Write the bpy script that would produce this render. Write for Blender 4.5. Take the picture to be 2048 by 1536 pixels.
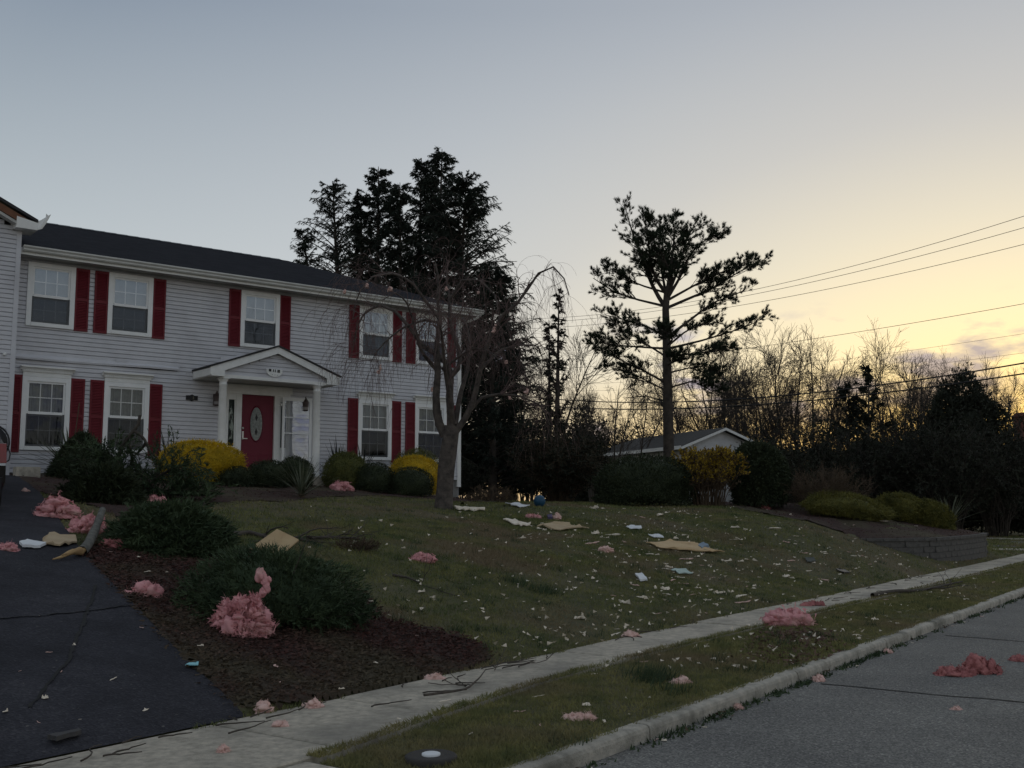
import bpy, math, random
import numpy as np
from mathutils import Matrix, Vector

# ------------------------------------------------------------------ scene, camera, sky, sun
sc = bpy.context.scene
for o in list(bpy.data.objects):
    bpy.data.objects.remove(o)
C = sc.collection
R = math.radians
FPX, PITCH, ROLL, CAMH = 2100.0, R(6.634), R(-0.135), 1.75
cam = bpy.data.cameras.new('camera'); camo = bpy.data.objects.new('camera', cam); C.objects.link(camo)
cam.lens = FPX * 36.0 / 2048.0; cam.sensor_width = 36.0; cam.clip_start = 0.1; cam.clip_end = 3000
camo.matrix_world = Matrix.Translation((0, 0, CAMH)) @ Matrix.Rotation(R(90) + PITCH, 4, 'X') @ Matrix.Rotation(ROLL, 4, 'Z')
sc.camera = camo
SUN_AZ, SUN_EL = R(27.0), R(1.0)            # clockwise from the view direction (+Y)
SUNDIR = (math.sin(SUN_AZ) * math.cos(SUN_EL), math.cos(SUN_AZ) * math.cos(SUN_EL), math.sin(SUN_EL))
world = bpy.data.worlds.new('World'); sc.world = world; world.use_nodes = True

def lin(*c):
    f = lambda v: v / 12.92 if v <= 0.04045 else ((v + 0.055) / 1.055) ** 2.4
    return tuple(f(v / 255.0) for v in c) + (1.0,)

def ramp(N, stops, inp, L):
    cr = N.new('ShaderNodeValToRGB'); el = cr.color_ramp.elements
    el[0].position = stops[0][0]; el[0].color = stops[0][1]
    el[1].position = stops[-1][0]; el[1].color = stops[-1][1]
    for p, c in stops[1:-1]:
        e = el.new(p); e.color = c
    if inp is not None: L.new(inp, cr.inputs[0])
    return cr

def build_world():
    nt = world.node_tree; N = nt.nodes; L = nt.links; N.clear()
    out = N.new('ShaderNodeOutputWorld'); bg = N.new('ShaderNodeBackground')
    tc = N.new('ShaderNodeTexCoord')
    sky = N.new('ShaderNodeTexSky'); sky.sky_type = 'NISHITA'; sky.sun_disc = False
    sky.sun_elevation = SUN_EL; sky.sun_rotation = SUN_AZ
    sky.air_density = 1.0; sky.dust_density = 1.5; sky.ozone_density = 1.5; sky.altitude = 0
    gam = N.new('ShaderNodeGamma'); gam.inputs[1].default_value = 0.6
    sc_ = N.new('ShaderNodeMixRGB'); sc_.blend_type = 'MULTIPLY'; sc_.inputs[0].default_value = 1.0
    sc_.inputs[2].default_value = (0.25, 0.25, 0.25, 1)
    L.new(sky.outputs[0], gam.inputs[0]); L.new(gam.outputs[0], sc_.inputs[1])
    # thin high veil that scatters the afterglow: colour by height, warmed by the angle to the sun
    nrm = N.new('ShaderNodeVectorMath'); nrm.operation = 'NORMALIZE'; L.new(tc.outputs['Generated'], nrm.inputs[0])
    sep = N.new('ShaderNodeSeparateXYZ'); L.new(nrm.outputs[0], sep.inputs[0])
    base = ramp(N, [(0.0, lin(208, 200, 186)), (0.10, lin(205, 203, 196)), (0.22, lin(174, 182, 186)), (0.44, lin(124, 136, 151)), (1.0, lin(148, 153, 159))], sep.outputs[2], L)
    dot = N.new('ShaderNodeVectorMath'); dot.operation = 'DOT_PRODUCT'; fl = N.new('ShaderNodeVectorMath'); fl.operation = 'MULTIPLY'; fl.inputs[1].default_value = (1, 1, 1.8); L.new(nrm.outputs[0], fl.inputs[0])
    fn = N.new('ShaderNodeVectorMath'); fn.operation = 'NORMALIZE'; L.new(fl.outputs[0], fn.inputs[0])
    L.new(fn.outputs[0], dot.inputs[0]); dot.inputs[1].default_value = SUNDIR
    ac = N.new('ShaderNodeMath'); ac.operation = 'ARCCOSINE'; L.new(dot.outputs['Value'], ac.inputs[0])
    dv = N.new('ShaderNodeMath'); dv.operation = 'DIVIDE'; dv.inputs[1].default_value = math.pi; L.new(ac.outputs[0], dv.inputs[0])
    g = lambda d: d / 180.0
    v = lambda x: (x, x, x, 1)
    warm = ramp(N, [(0.0, (1.7, 1.12, 0.34, 1)), (g(6), (1.30, 0.95, 0.34, 1)), (g(11), (1.10, 0.85, 0.39, 1)), (g(17), (0.98, 0.81, 0.47, 1)), (g(24), (0.80, 0.71, 0.51, 1)), (g(32), (0.62, 0.585, 0.52, 1)), (g(42), (0.54, 0.545, 0.55, 1)), (g(65), (0.46, 0.49, 0.54, 1))], dv.outputs[0], L)
    fac = ramp(N, [(0.0, v(1.0)), (g(10), v(0.95)), (g(18), v(0.85)), (g(26), v(0.72)), (g(38), v(0.50)), (g(60), v(0.0))], dv.outputs[0], L)
    mix = N.new('ShaderNodeMixRGB'); L.new(fac.outputs[0], mix.inputs[0]); L.new(base.outputs[0], mix.inputs[1]); L.new(warm.outputs[0], mix.inputs[2])
    hor = ramp(N, [(0.0, (1.0, 0.70, 0.36, 1)), (0.06, (1.0, 0.84, 0.58, 1)), (0.13, (1, 1, 1, 1))], sep.outputs[2], L)
    hm = N.new('ShaderNodeMixRGB'); hm.blend_type = 'MULTIPLY'; L.new(fac.outputs[0], hm.inputs[0]); L.new(mix.outputs[0], hm.inputs[1]); L.new(hor.outputs[0], hm.inputs[2]); mix = hm
    both = N.new('ShaderNodeMixRGB'); both.inputs[0].default_value = 0.86; L.new(sc_.outputs[0], both.inputs[1]); L.new(mix.outputs[0], both.inputs[2])
    # broken low clouds
    mp = N.new('ShaderNodeMapping'); mp.inputs['Scale'].default_value = (9, 9, 26); mp.inputs['Location'].default_value = CLOUD_OFS
    L.new(nrm.outputs[0], mp.inputs[0])
    nz = N.new('ShaderNodeTexNoise'); nz.inputs['Scale'].default_value = 1.0; nz.inputs['Detail'].default_value = 7; nz.inputs['Roughness'].default_value = 0.55
    L.new(mp.outputs[0], nz.inputs['Vector'])
    cr = ramp(N, [(0.54, v(0)), (0.645, v(1))], nz.outputs[0], L)
    band = ramp(N, [(0.0, v(1)), (0.14, v(0.95)), (0.19, v(0.0))], sep.outputs[2], L)
    mul = N.new('ShaderNodeMath'); mul.operation = 'MULTIPLY'; L.new(cr.outputs[0], mul.inputs[0]); L.new(band.outputs[0], mul.inputs[1])
    mul2 = N.new('ShaderNodeMath'); mul2.operation = 'MULTIPLY'; mul2.inputs[1].default_value = 0.95; L.new(mul.outputs[0], mul2.inputs[0])
    dark = N.new('ShaderNodeMixRGB'); dark.blend_type = 'MULTIPLY'; dark.inputs[2].default_value = (0.40, 0.43, 0.80, 1)
    L.new(mul2.outputs[0], dark.inputs[0]); L.new(both.outputs[0], dark.inputs[1])
    L.new(dark.outputs[0], bg.inputs['Color']); bg.inputs['Strength'].default_value = SKY_STRENGTH
    L.new(bg.outputs[0], out.inputs['Surface'])
CLOUD_OFS = (2.8, 4.13, -0.64)
SKY_STRENGTH = 1.0
build_world()
sun = bpy.data.lights.new('sun', 'SUN'); sun.energy = 0.12; sun.angle = R(8); sun.color = (1.0, 0.72, 0.42)
suno = bpy.data.objects.new('sun', sun); C.objects.link(suno)
suno.rotation_euler = Vector(SUNDIR).to_track_quat('Z', 'Y').to_euler(); suno.location = (40, 80, 30)
vs = sc.view_settings; vs.view_transform = 'Standard'; vs.look = 'None'; vs.exposure = 0.33; vs.gamma = 1.0; vs.use_curve_mapping = False

rng = np.random.default_rng(7); rnd = random.Random(7)

# ------------------------------------------------------------------ materials
MATS = {}
def mat(name, col, col2=None, rough=0.85, scale=6.0, bump=0.0, bscale=40.0, detail=6, spec=0.3, coords='Object', ramp_pos=(0.35, 0.65), extra=None, metallic=0.0, transl=0.0):
    if name in MATS: return MATS[name]
    m = bpy.data.materials.new(name); m.use_nodes = True; nt = m.node_tree; N = nt.nodes; L = nt.links
    b = N['Principled BSDF']; b.inputs['Roughness'].default_value = rough; b.inputs['Specular IOR Level'].default_value = spec; b.inputs['Metallic'].default_value = metallic
    c1 = tuple(col) + (1,); c2 = (tuple(col2) if col2 else tuple(c * 0.8 for c in col)) + (1,)
    tc = N.new('ShaderNodeTexCoord')
    nz = N.new('ShaderNodeTexNoise'); nz.inputs['Scale'].default_value = scale; nz.inputs['Detail'].default_value = detail; nz.inputs['Roughness'].default_value = 0.65
    L.new(tc.outputs[coords], nz.inputs['Vector'])
    cr = ramp(N, [(ramp_pos[0], c1), (ramp_pos[1], c2)], nz.outputs[0], L)
    colout = cr.outputs[0]
    if extra:   # second, larger patches: (scale, colour, low, high)
        nz2 = N.new('ShaderNodeTexNoise'); nz2.inputs['Scale'].default_value = extra[0]; nz2.inputs['Detail'].default_value = 5
        L.new(tc.outputs[coords], nz2.inputs['Vector'])
        f = ramp(N, [(extra[2], (0, 0, 0, 1)), (extra[3], (1, 1, 1, 1))], nz2.outputs[0], L)
        mx = N.new('ShaderNodeMixRGB'); L.new(f.outputs[0], mx.inputs[0]); L.new(colout, mx.inputs[1]); mx.inputs[2].default_value = tuple(extra[1]) + (1,)
        colout = mx.outputs[0]
    L.new(colout, b.inputs['Base Color'])
    if bump:
        nb = N.new('ShaderNodeTexNoise'); nb.inputs['Scale'].default_value = bscale; nb.inputs['Detail'].default_value = 8; nb.inputs['Roughness'].default_value = 0.7
        L.new(tc.outputs[coords], nb.inputs['Vector'])
        bp = N.new('ShaderNodeBump'); bp.inputs['Strength'].default_value = bump; bp.inputs['Distance'].default_value = 0.02
        L.new(nb.outputs[0], bp.inputs['Height']); L.new(bp.outputs[0], b.inputs['Normal'])
    if transl:
        out = N['Material Output']; tr = N.new('ShaderNodeBsdfTranslucent'); L.new(colout, tr.inputs['Color'])
        ms = N.new('ShaderNodeMixShader'); ms.inputs[0].default_value = transl; L.new(b.outputs[0], ms.inputs[1]); L.new(tr.outputs[0], ms.inputs[2]); L.new(ms.outputs[0], out.inputs['Surface'])
    MATS[name] = m
    return m

def glass_mat(name, tint, refl, trans_col=(1, 1, 1)):
    m = bpy.data.materials.new(name); m.use_nodes = True; nt = m.node_tree; N = nt.nodes; L = nt.links
    N.remove(N['Principled BSDF']); out = N['Material Output']
    tr = N.new('ShaderNodeBsdfTransparent'); tr.inputs[0].default_value = tuple(trans_col) + (1,)
    gl = N.new('ShaderNodeBsdfGlossy'); gl.inputs['Color'].default_value = tuple(tint) + (1,); gl.inputs['Roughness'].default_value = 0.03
    tc = N.new('ShaderNodeTexCoord'); nz = N.new('ShaderNodeTexNoise'); nz.inputs['Scale'].default_value = 1.6
    L.new(tc.outputs['Object'], nz.inputs['Vector'])
    bp = N.new('ShaderNodeBump'); bp.inputs['Strength'].default_value = 0.12; bp.inputs['Distance'].default_value = 0.05; L.new(nz.outputs[0], bp.inputs['Height']); L.new(bp.outputs[0], gl.inputs['Normal'])
    fr = N.new('ShaderNodeFresnel'); fr.inputs[0].default_value = 1.5
    mx = N.new('ShaderNodeMath'); mx.operation = 'ADD'; mx.inputs[1].default_value = refl; L.new(fr.outputs[0], mx.inputs[0])
    ms = N.new('ShaderNodeMixShader'); L.new(mx.outputs[0], ms.inputs[0]); L.new(tr.outputs[0], ms.inputs[1]); L.new(gl.outputs[0], ms.inputs[2]); L.new(ms.outputs[0], out.inputs['Surface'])
    MATS[name] = m; return m

M = dict(
 siding=mat('vinyl_siding', (0.63, 0.63, 0.66), (0.57, 0.57, 0.60), 0.6, 3.0, 0.06, 60, extra=(1.2, (0.48, 0.475, 0.50), 0.5, 0.8)),
 trim=mat('white_trim', (0.82, 0.82, 0.80), (0.74, 0.74, 0.71), 0.55, 5.0, 0.03, 30),
 vinyl=mat('white_vinyl', (0.85, 0.85, 0.84), (0.78, 0.79, 0.78), 0.45, 5.0),
 soffit=mat('soffit_grey', (0.50, 0.49, 0.46), (0.42, 0.42, 0.40), 0.7, 4.0),
 gutter=mat('gutter_metal', (0.60, 0.60, 0.57), (0.50, 0.50, 0.47), 0.45, 3.0, spec=0.5),
 shutter=mat('red_shutter_paint', (0.17, 0.018, 0.027), (0.14, 0.015, 0.022), 0.6, 3.0, 0.03, 50),
 door=mat('red_door_paint', (0.15, 0.013, 0.030), (0.13, 0.011, 0.026), 0.45, 3.0),
 foundation=mat('foundation_block', (0.25, 0.24, 0.23), (0.18, 0.18, 0.17), 0.95, 8, 0.3, 40),
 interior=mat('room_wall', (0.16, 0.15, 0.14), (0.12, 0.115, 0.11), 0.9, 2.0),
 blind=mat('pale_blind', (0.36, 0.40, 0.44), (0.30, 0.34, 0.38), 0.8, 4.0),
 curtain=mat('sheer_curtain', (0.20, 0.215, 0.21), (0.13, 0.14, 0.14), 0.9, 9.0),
 black=mat('black_plastic', (0.012, 0.012, 0.014), (0.02, 0.02, 0.022), 0.4, 6),
 bronze=mat('lantern_bronze', (0.10, 0.075, 0.07), (0.07, 0.05, 0.05), 0.5, 9),
 steel=mat('brushed_nickel', (0.6, 0.6, 0.58), (0.5, 0.5, 0.5), 0.3, 9, metallic=0.9),
 brownboard=mat('bare_sheathing', (0.20, 0.095, 0.055), (0.14, 0.065, 0.04), 0.85, 5, 0.2, 40),
 concrete=mat('sidewalk_concrete', (0.62, 0.56, 0.46), (0.38, 0.345, 0.285), 0.95, 14.0, 0.9, 90, extra=(1.3, (0.24, 0.225, 0.195), 0.46, 0.76)),
 curb=mat('curb_concrete', (0.55, 0.51, 0.44), (0.36, 0.34, 0.295), 0.95, 11.0, 1.0, 60, extra=(2.2, (0.13, 0.13, 0.105), 0.46, 0.72)),
 block=mat('retaining_block', (0.125, 0.118, 0.110), (0.075, 0.072, 0.068), 0.97, 6.0, 1.0, 30),
 bark=mat('cherry_bark', (0.125, 0.105, 0.09), (0.05, 0.043, 0.04), 0.95, 7.0, 1.0, 16),
 twig=mat('cherry_twig', (0.17, 0.115, 0.105), (0.11, 0.075, 0.07), 0.9, 4.0),
 farbark=mat('far_bark', (0.075, 0.062, 0.052), (0.05, 0.042, 0.036), 0.95, 3.0, 0.6, 10),
 pinebark=mat('pine_bark', (0.085, 0.07, 0.058), (0.045, 0.038, 0.033), 0.95, 4.0, 0.8, 12),
 needle=mat('pine_needles', (0.040, 0.055, 0.030), (0.022, 0.033, 0.019), 0.8, 1.2, transl=0.15),
 cedar=mat('cedar_foliage', (0.030, 0.040, 0.028), (0.016, 0.023, 0.017), 0.85, 1.0),
 brush=mat('thicket_foliage', (0.028, 0.032, 0.020), (0.015, 0.018, 0.012), 0.9, 0.8),
 boxwood=mat('boxwood_leaves', (0.13, 0.135, 0.034), (0.06, 0.072, 0.022), 0.7, 5.0, transl=0.1),
 darkshrub=mat('dark_shrub_leaves', (0.042, 0.054, 0.024), (0.020, 0.030, 0.014), 0.75, 4.0),
 juniper=mat('juniper_sprays', (0.062, 0.090, 0.040), (0.026, 0.046, 0.022), 0.75, 3.0),
 golden=mat('golden_cypress', (0.66, 0.43, 0.016), (0.32, 0.235, 0.018), 0.75, 4.5, transl=0.1),
 olive=mat('olive_juniper', (0.17, 0.155, 0.032), (0.070, 0.075, 0.020), 0.75, 4.0),
 forsythia=mat('forsythia_bloom', (0.58, 0.40, 0.03), (0.34, 0.23, 0.025), 0.8, 3.0),
 drytwig=mat('dry_twigs', (0.12, 0.085, 0.055), (0.07, 0.05, 0.035), 0.9, 3.0),
 yucca=mat('yucca_leaf', (0.12, 0.13, 0.085), (0.065, 0.078, 0.048), 0.55, 4.0),
 darkyucca=mat('dark_yucca_leaf', (0.028, 0.034, 0.028), (0.016, 0.020, 0.018), 0.55, 4.0),
 grass=mat('grass_blades', (0.27, 0.245, 0.095), (0.095, 0.115, 0.045), 0.8, 4.5, detail=8, transl=0.2, extra=(0.5, (0.23, 0.175, 0.11), 0.48, 0.70)),
 lawngrass=mat('lawn_blades', (0.235, 0.225, 0.080), (0.068, 0.100, 0.036), 0.8, 2.2, detail=9, transl=0.2, extra=(0.6, (0.21, 0.165, 0.10), 0.48, 0.64)),
 soil=mat('lawn_soil', (0.095, 0.090, 0.040), (0.055, 0.056, 0.028), 0.97, 3.5, 0.8, 14, extra=(0.30, (0.11, 0.09, 0.055), 0.48, 0.70)),
 mulch=mat('bark_mulch', (0.062, 0.032, 0.027), (0.028, 0.019, 0.016), 0.97, 14.0, 1.0, 35, extra=(0.7, (0.066, 0.054, 0.034), 0.46, 0.62)),
 mulchchip=mat('mulch_chips', (0.10, 0.042, 0.036), (0.036, 0.023, 0.018), 0.95, 25.0, extra=(0.7, (0.075, 0.060, 0.038), 0.46, 0.62)),
 crack=mat('crack_tar', (0.022, 0.022, 0.022), (0.015, 0.015, 0.015), 0.9, 9.0),
 pink=mat('pink_insulation', (0.84, 0.45, 0.455), (0.60, 0.26, 0.275), 0.97, 7.0, 0.5, 30, spec=0.1, transl=0.15, extra=(4.0, (0.60, 0.40, 0.35), 0.56, 0.74)),
 palepink=mat('pale_insulation', (0.78, 0.56, 0.50), (0.66, 0.42, 0.37), 0.97, 10.0, 0.4, 40, spec=0.1),
 wetpink=mat('wet_insulation', (0.48, 0.20, 0.19), (0.28, 0.10, 0.10), 0.9, 6.0, 0.5, 30, spec=0.2),
 scrap=mat('tan_scrap', (0.82, 0.75, 0.64), (0.64, 0.54, 0.42), 0.9, 12.0, 0.2, 40),
 plywood=mat('plywood_face', (0.55, 0.41, 0.24), (0.46, 0.32, 0.175), 0.85, 3.0, 0.1, 30, extra=(4.0, (0.30, 0.20, 0.11), 0.62, 0.75)),
 card=mat('cardboard', (0.47, 0.37, 0.24), (0.40, 0.30, 0.19), 0.9, 3.0),
 white=mat('white_sheet', (0.72, 0.74, 0.76), (0.62, 0.64, 0.66), 0.7, 4.0),
 cyan=mat('pale_blue_paper', (0.30, 0.62, 0.68), (0.26, 0.56, 0.62), 0.8, 4.0),
 blueball=mat('blue_ball', (0.022, 0.085, 0.16), (0.018, 0.07, 0.13), 0.45, 3.0),
 stick=mat('fallen_stick', (0.10, 0.085, 0.07), (0.055, 0.046, 0.04), 0.95, 8.0, 0.6, 30),
 palewood=mat('split_wood', (0.40, 0.27, 0.13), (0.28, 0.18, 0.09), 0.9, 6.0, 0.5, 20),
 iron=mat('cast_iron_lid', (0.05, 0.045, 0.042), (0.035, 0.032, 0.03), 0.7, 20, 0.5, 60),
 carpaint=mat('car_black_paint', (0.006, 0.006, 0.007), (0.008, 0.008, 0.01), 0.25, 3, spec=0.5),
 rubber=mat('tyre_rubber', (0.012, 0.012, 0.012), (0.018, 0.018, 0.018), 0.9, 8),
 redlens=mat('tail_lamp_lens', (0.22, 0.008, 0.008), (0.16, 0.006, 0.006), 0.15, 5, spec=0.6),
 wire=mat('utility_wire', (0.015, 0.015, 0.015), (0.02, 0.02, 0.02), 0.7, 3),
 pole=mat('weathered_pole', (0.11, 0.085, 0.065), (0.075, 0.06, 0.045), 0.95, 3.0, 0.5, 15),
 nsiding=mat('neighbour_siding', (0.70, 0.70, 0.71), (0.62, 0.62, 0.63), 0.7, 2.0),
 nroof=mat('neighbour_roof', (0.075, 0.072, 0.068), (0.055, 0.053, 0.05), 0.95, 4.0, 0.5, 20),
 brick=mat('chimney_brick', (0.16, 0.07, 0.05), (0.11, 0.05, 0.038), 0.95, 8.0, 0.5, 20),
)
M['lowglass'] = glass_mat('lower_window_glass', (0.6, 0.66, 0.7), 0.03)
M['glass'] = glass_mat('window_glass', (0.8, 0.88, 1.0), 0.16)
M['screen'] = glass_mat('window_screen', (0.25, 0.27, 0.30), 0.02, (0.42, 0.43, 0.45))
M['doorglass'] = glass_mat('leaded_glass', (0.5, 0.6, 0.6), 0.10, (0.55, 0.6, 0.58))

def road_material():
    m = bpy.data.materials.new('street_asphalt'); m.use_nodes = True; nt = m.node_tree; N = nt.nodes; L = nt.links
    b = N['Principled BSDF']; b.inputs['Roughness'].default_value = 0.9; b.inputs['Specular IOR Level'].default_value = 0.25
    tc = N.new('ShaderNodeTexCoord')
    vo = N.new('ShaderNodeTexVoronoi'); vo.inputs['Scale'].default_value = 75; L.new(tc.outputs['Object'], vo.inputs['Vector'])
    cr = ramp(N, [(0.0, (0.075, 0.075, 0.074, 1)), (0.45, (0.145, 0.143, 0.138, 1)), (0.8, (0.23, 0.225, 0.21, 1)), (1.0, (0.38, 0.37, 0.345, 1))], vo.outputs['Color'], L)
    nz = N.new('ShaderNodeTexNoise'); nz.inputs['Scale'].default_value = 0.8; nz.inputs['Detail'].default_value = 6; L.new(tc.outputs['Object'], nz.inputs['Vector'])
    f = ramp(N, [(0.35, (0.82, 0.82, 0.82, 1)), (0.7, (1.15, 1.15, 1.12, 1))], nz.outputs[0], L)
    mx = N.new('ShaderNodeMixRGB'); mx.blend_type = 'MULTIPLY'; mx.inputs[0].default_value = 1; L.new(cr.outputs[0], mx.inputs[1]); L.new(f.outputs[0], mx.inputs[2])
    L.new(mx.outputs[0], b.inputs['Base Color'])
    bp = N.new('ShaderNodeBump'); bp.inputs['Strength'].default_value = 0.6; bp.inputs['Distance'].default_value = 0.006; L.new(vo.outputs['Distance'], bp.inputs['Height']); L.new(bp.outputs[0], b.inputs['Normal'])
    return m
M['road'] = road_material()

def drive_material():
    m = bpy.data.materials.new('driveway_asphalt'); m.use_nodes = True; nt = m.node_tree; N = nt.nodes; L = nt.links
    b = N['Principled BSDF']; b.inputs['Roughness'].default_value = 0.85; b.inputs['Specular IOR Level'].default_value = 0.2
    tc = N.new('ShaderNodeTexCoord'); vo = N.new('ShaderNodeTexVoronoi'); vo.inputs['Scale'].default_value = 60; L.new(tc.outputs['Object'], vo.inputs['Vector'])
    cr = ramp(N, [(0.0, (0.020, 0.020, 0.026, 1)), (0.7, (0.034, 0.034, 0.042, 1)), (0.93, (0.05, 0.05, 0.058, 1)), (1.0, (0.12, 0.115, 0.11, 1))], vo.outputs['Color'], L)
    nz = N.new('ShaderNodeTexNoise'); nz.inputs['Scale'].default_value = 0.9; nz.inputs['Detail'].default_value = 9; nz.inputs['Roughness'].default_value = 0.7; L.new(tc.outputs['Object'], nz.inputs['Vector'])
    f = ramp(N, [(0.38, (0.6, 0.6, 0.62, 1)), (0.55, (1, 1, 1, 1)), (0.72, (1.7, 1.65, 1.55, 1))], nz.outputs[0], L)
    mx = N.new('ShaderNodeMixRGB'); mx.blend_type = 'MULTIPLY'; mx.inputs[0].default_value = 1; L.new(cr.outputs[0], mx.inputs[1]); L.new(f.outputs[0], mx.inputs[2]); L.new(mx.outputs[0], b.inputs['Base Color'])
    bp = N.new('ShaderNodeBump'); bp.inputs['Strength'].default_value = 0.7; bp.inputs['Distance'].default_value = 0.006; L.new(vo.outputs['Distance'], bp.inputs['Height']); L.new(bp.outputs[0], b.inputs['Normal'])
    return m
M['driveway'] = drive_material()

def roof_material():
    m = bpy.data.materials.new('asphalt_shingles'); m.use_nodes = True; nt = m.node_tree; N = nt.nodes; L = nt.links
    b = N['Principled BSDF']; b.inputs['Roughness'].default_value = 1.0; b.inputs['Specular IOR Level'].default_value = 0.1
    tc = N.new('ShaderNodeTexCoord'); br = N.new('ShaderNodeTexBrick')
    mp = N.new('ShaderNodeMapping'); mp.inputs['Scale'].default_value = (1, 1, 1); L.new(tc.outputs['UV'], mp.inputs[0]); L.new(mp.outputs[0], br.inputs['Vector'])
    br.inputs['Color1'].default_value = (0.016, 0.017, 0.022, 1); br.inputs['Color2'].default_value = (0.024, 0.025, 0.031, 1); br.inputs['Mortar'].default_value = (0.012, 0.013, 0.016, 1)
    br.inputs['Scale'].default_value = 1.0; br.inputs['Brick Width'].default_value = 0.30; br.inputs['Row Height'].default_value = 0.14; br.inputs['Mortar Size'].default_value = 0.008
    L.new(br.outputs[0], b.inputs['Base Color'])
    bp = N.new('ShaderNodeBump'); bp.inputs['Strength'].default_value = 0.5; bp.inputs['Distance'].default_value = 0.01; L.new(br.outputs['Fac'], bp.inputs['Height']); bp.invert = True; L.new(bp.outputs[0], b.inputs['Normal'])
    return m
M['roof'] = roof_material()

# ------------------------------------------------------------------ object helpers
def put(name, me, parent=None, loc=None, rot=None):
    o = bpy.data.objects.new(name, me); C.objects.link(o)
    if parent is not None: o.parent = parent
    if loc is not None: o.location = loc
    if rot is not None: o.rotation_euler = rot
    return o
def tag(o, label=None, cat=None, group=None, kind=None):
    if label: o['label'] = label
    if cat: o['category'] = cat
    if group: o['group'] = group
    if kind: o['kind'] = kind
    return o
def thing(name, label, cat, loc=(0, 0, 0), rotz=0.0, group=None):
    o = bpy.data.objects.new(name, None); C.objects.link(o); o.empty_display_size = 0.2
    o.location = loc; o.rotation_euler = (0, 0, rotz)
    return tag(o, label, cat, group)
def mesh_np(name, V, F, material, smooth=False):
    V = np.asarray(V, np.float32); F = np.asarray(F, np.int32); k = F.shape[1]
    me = bpy.data.meshes.new(name); me.vertices.add(len(V)); me.vertices.foreach_set('co', V.ravel())
    me.loops.add(F.size); me.loops.foreach_set('vertex_index', F.ravel())
    me.polygons.add(len(F)); me.polygons.foreach_set('loop_start', np.arange(0, F.size, k, dtype=np.int32)); me.polygons.foreach_set('loop_total', np.full(len(F), k, np.int32))
    if smooth: me.polygons.foreach_set('use_smooth', np.ones(len(F), bool))
    me.update(calc_edges=True); me.materials.append(material); return me
class MB:
    def __init__(s): s.v = []; s.f = []
    def box(s, x0, x1, y0, y1, z0, z1):
        b = len(s.v); s.v += [(x0, y0, z0), (x1, y0, z0), (x1, y1, z0), (x0, y1, z0), (x0, y0, z1), (x1, y0, z1), (x1, y1, z1), (x0, y1, z1)]
        s.f += [tuple(b + i for i in q) for q in ((0, 3, 2, 1), (4, 5, 6, 7), (0, 1, 5, 4), (1, 2, 6, 5), (2, 3, 7, 6), (3, 0, 4, 7))]; return s
    def prism(s, A, B):        # two matching polygons joined
        b = len(s.v); n = len(A); s.v += [tuple(p) for p in A] + [tuple(p) for p in B]
        s.f.append(tuple(b + i for i in range(n))[::-1]); s.f.append(tuple(b + n + i for i in range(n)))
        for i in range(n):
            j = (i + 1) % n; s.f.append((b + i, b + j, b + n + j, b + n + i))
        return s
    def lathe(s, prof, n=20, c=(0, 0, 0), axis='z'):
        b = len(s.v)
        for r, h in prof:
            for i in range(n):
                a = 2 * math.pi * i / n; p = (r * math.cos(a), r * math.sin(a), h)
                if axis == 'y': p = (p[0], h, p[1])
                if axis == 'x': p = (h, p[0], p[1])
                s.v.append((p[0] + c[0], p[1] + c[1], p[2] + c[2]))
        for k in range(len(prof) - 1):
            for i in range(n):
                j = (i + 1) % n; s.f.append((b + k * n + i, b + k * n + j, b + (k + 1) * n + j, b + (k + 1) * n + i))
        s.f.append(tuple(b + i for i in range(n))[::-1]); s.f.append(tuple(b + (len(prof) - 1) * n + i for i in range(n))); return s
    def mesh(s, name, material, smooth=False):
        me = bpy.data.meshes.new(name); me.from_pydata(s.v, [], s.f); me.update(); me.materials.append(material)
        if smooth:
            for p in me.polygons: p.use_smooth = True
        return me
    def build(s, name, material, parent=None, smooth=False, loc=None): return put(name, s.mesh(name, material, smooth), parent, loc)

def nrmz(v): return v / (np.linalg.norm(v, axis=-1, keepdims=True) + 1e-9)
def tubes(P, RR, k=5, cap=False):
    """P (M,N,3) centre lines, RR (M,N) radii -> verts, quads"""
    P = np.asarray(P, float); RR = np.asarray(RR, float); Mm, N, _ = P.shape
    T = np.empty_like(P); T[:, 1:-1] = P[:, 2:] - P[:, :-2]; T[:, 0] = P[:, 1] - P[:, 0]; T[:, -1] = P[:, -1] - P[:, -2]; T = nrmz(T)
    ref = np.where(np.abs(T[:, :1, 2:3]) > 0.8, np.array([[[1., 0.2, 0]]]), np.array([[[0.1, 0.1, 1.]]])); ref = np.repeat(ref, N, 1)
    U = nrmz(np.cross(T, ref)); W = np.cross(T, U)
    a = np.arange(k) * 2 * np.pi / k
    V = P[:, :, None] + RR[:, :, None, None] * (np.cos(a)[None, None, :, None] * U[:, :, None] + np.sin(a)[None, None, :, None] * W[:, :, None])
    idx = np.arange(Mm * N * k).reshape(Mm, N, k); n = np.roll(idx, -1, 2)
    F = np.stack([idx[:, :-1], n[:, :-1], n[:, 1:], idx[:, 1:]], -1).reshape(-1, 4)
    return V.reshape(-1, 3), F
def join(parts):
    Vs, Fs, o = [], [], 0
    for V, F in parts:
        Vs.append(V); Fs.append(F + o); o += len(V)
    return np.concatenate(Vs), np.concatenate(Fs)
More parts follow.
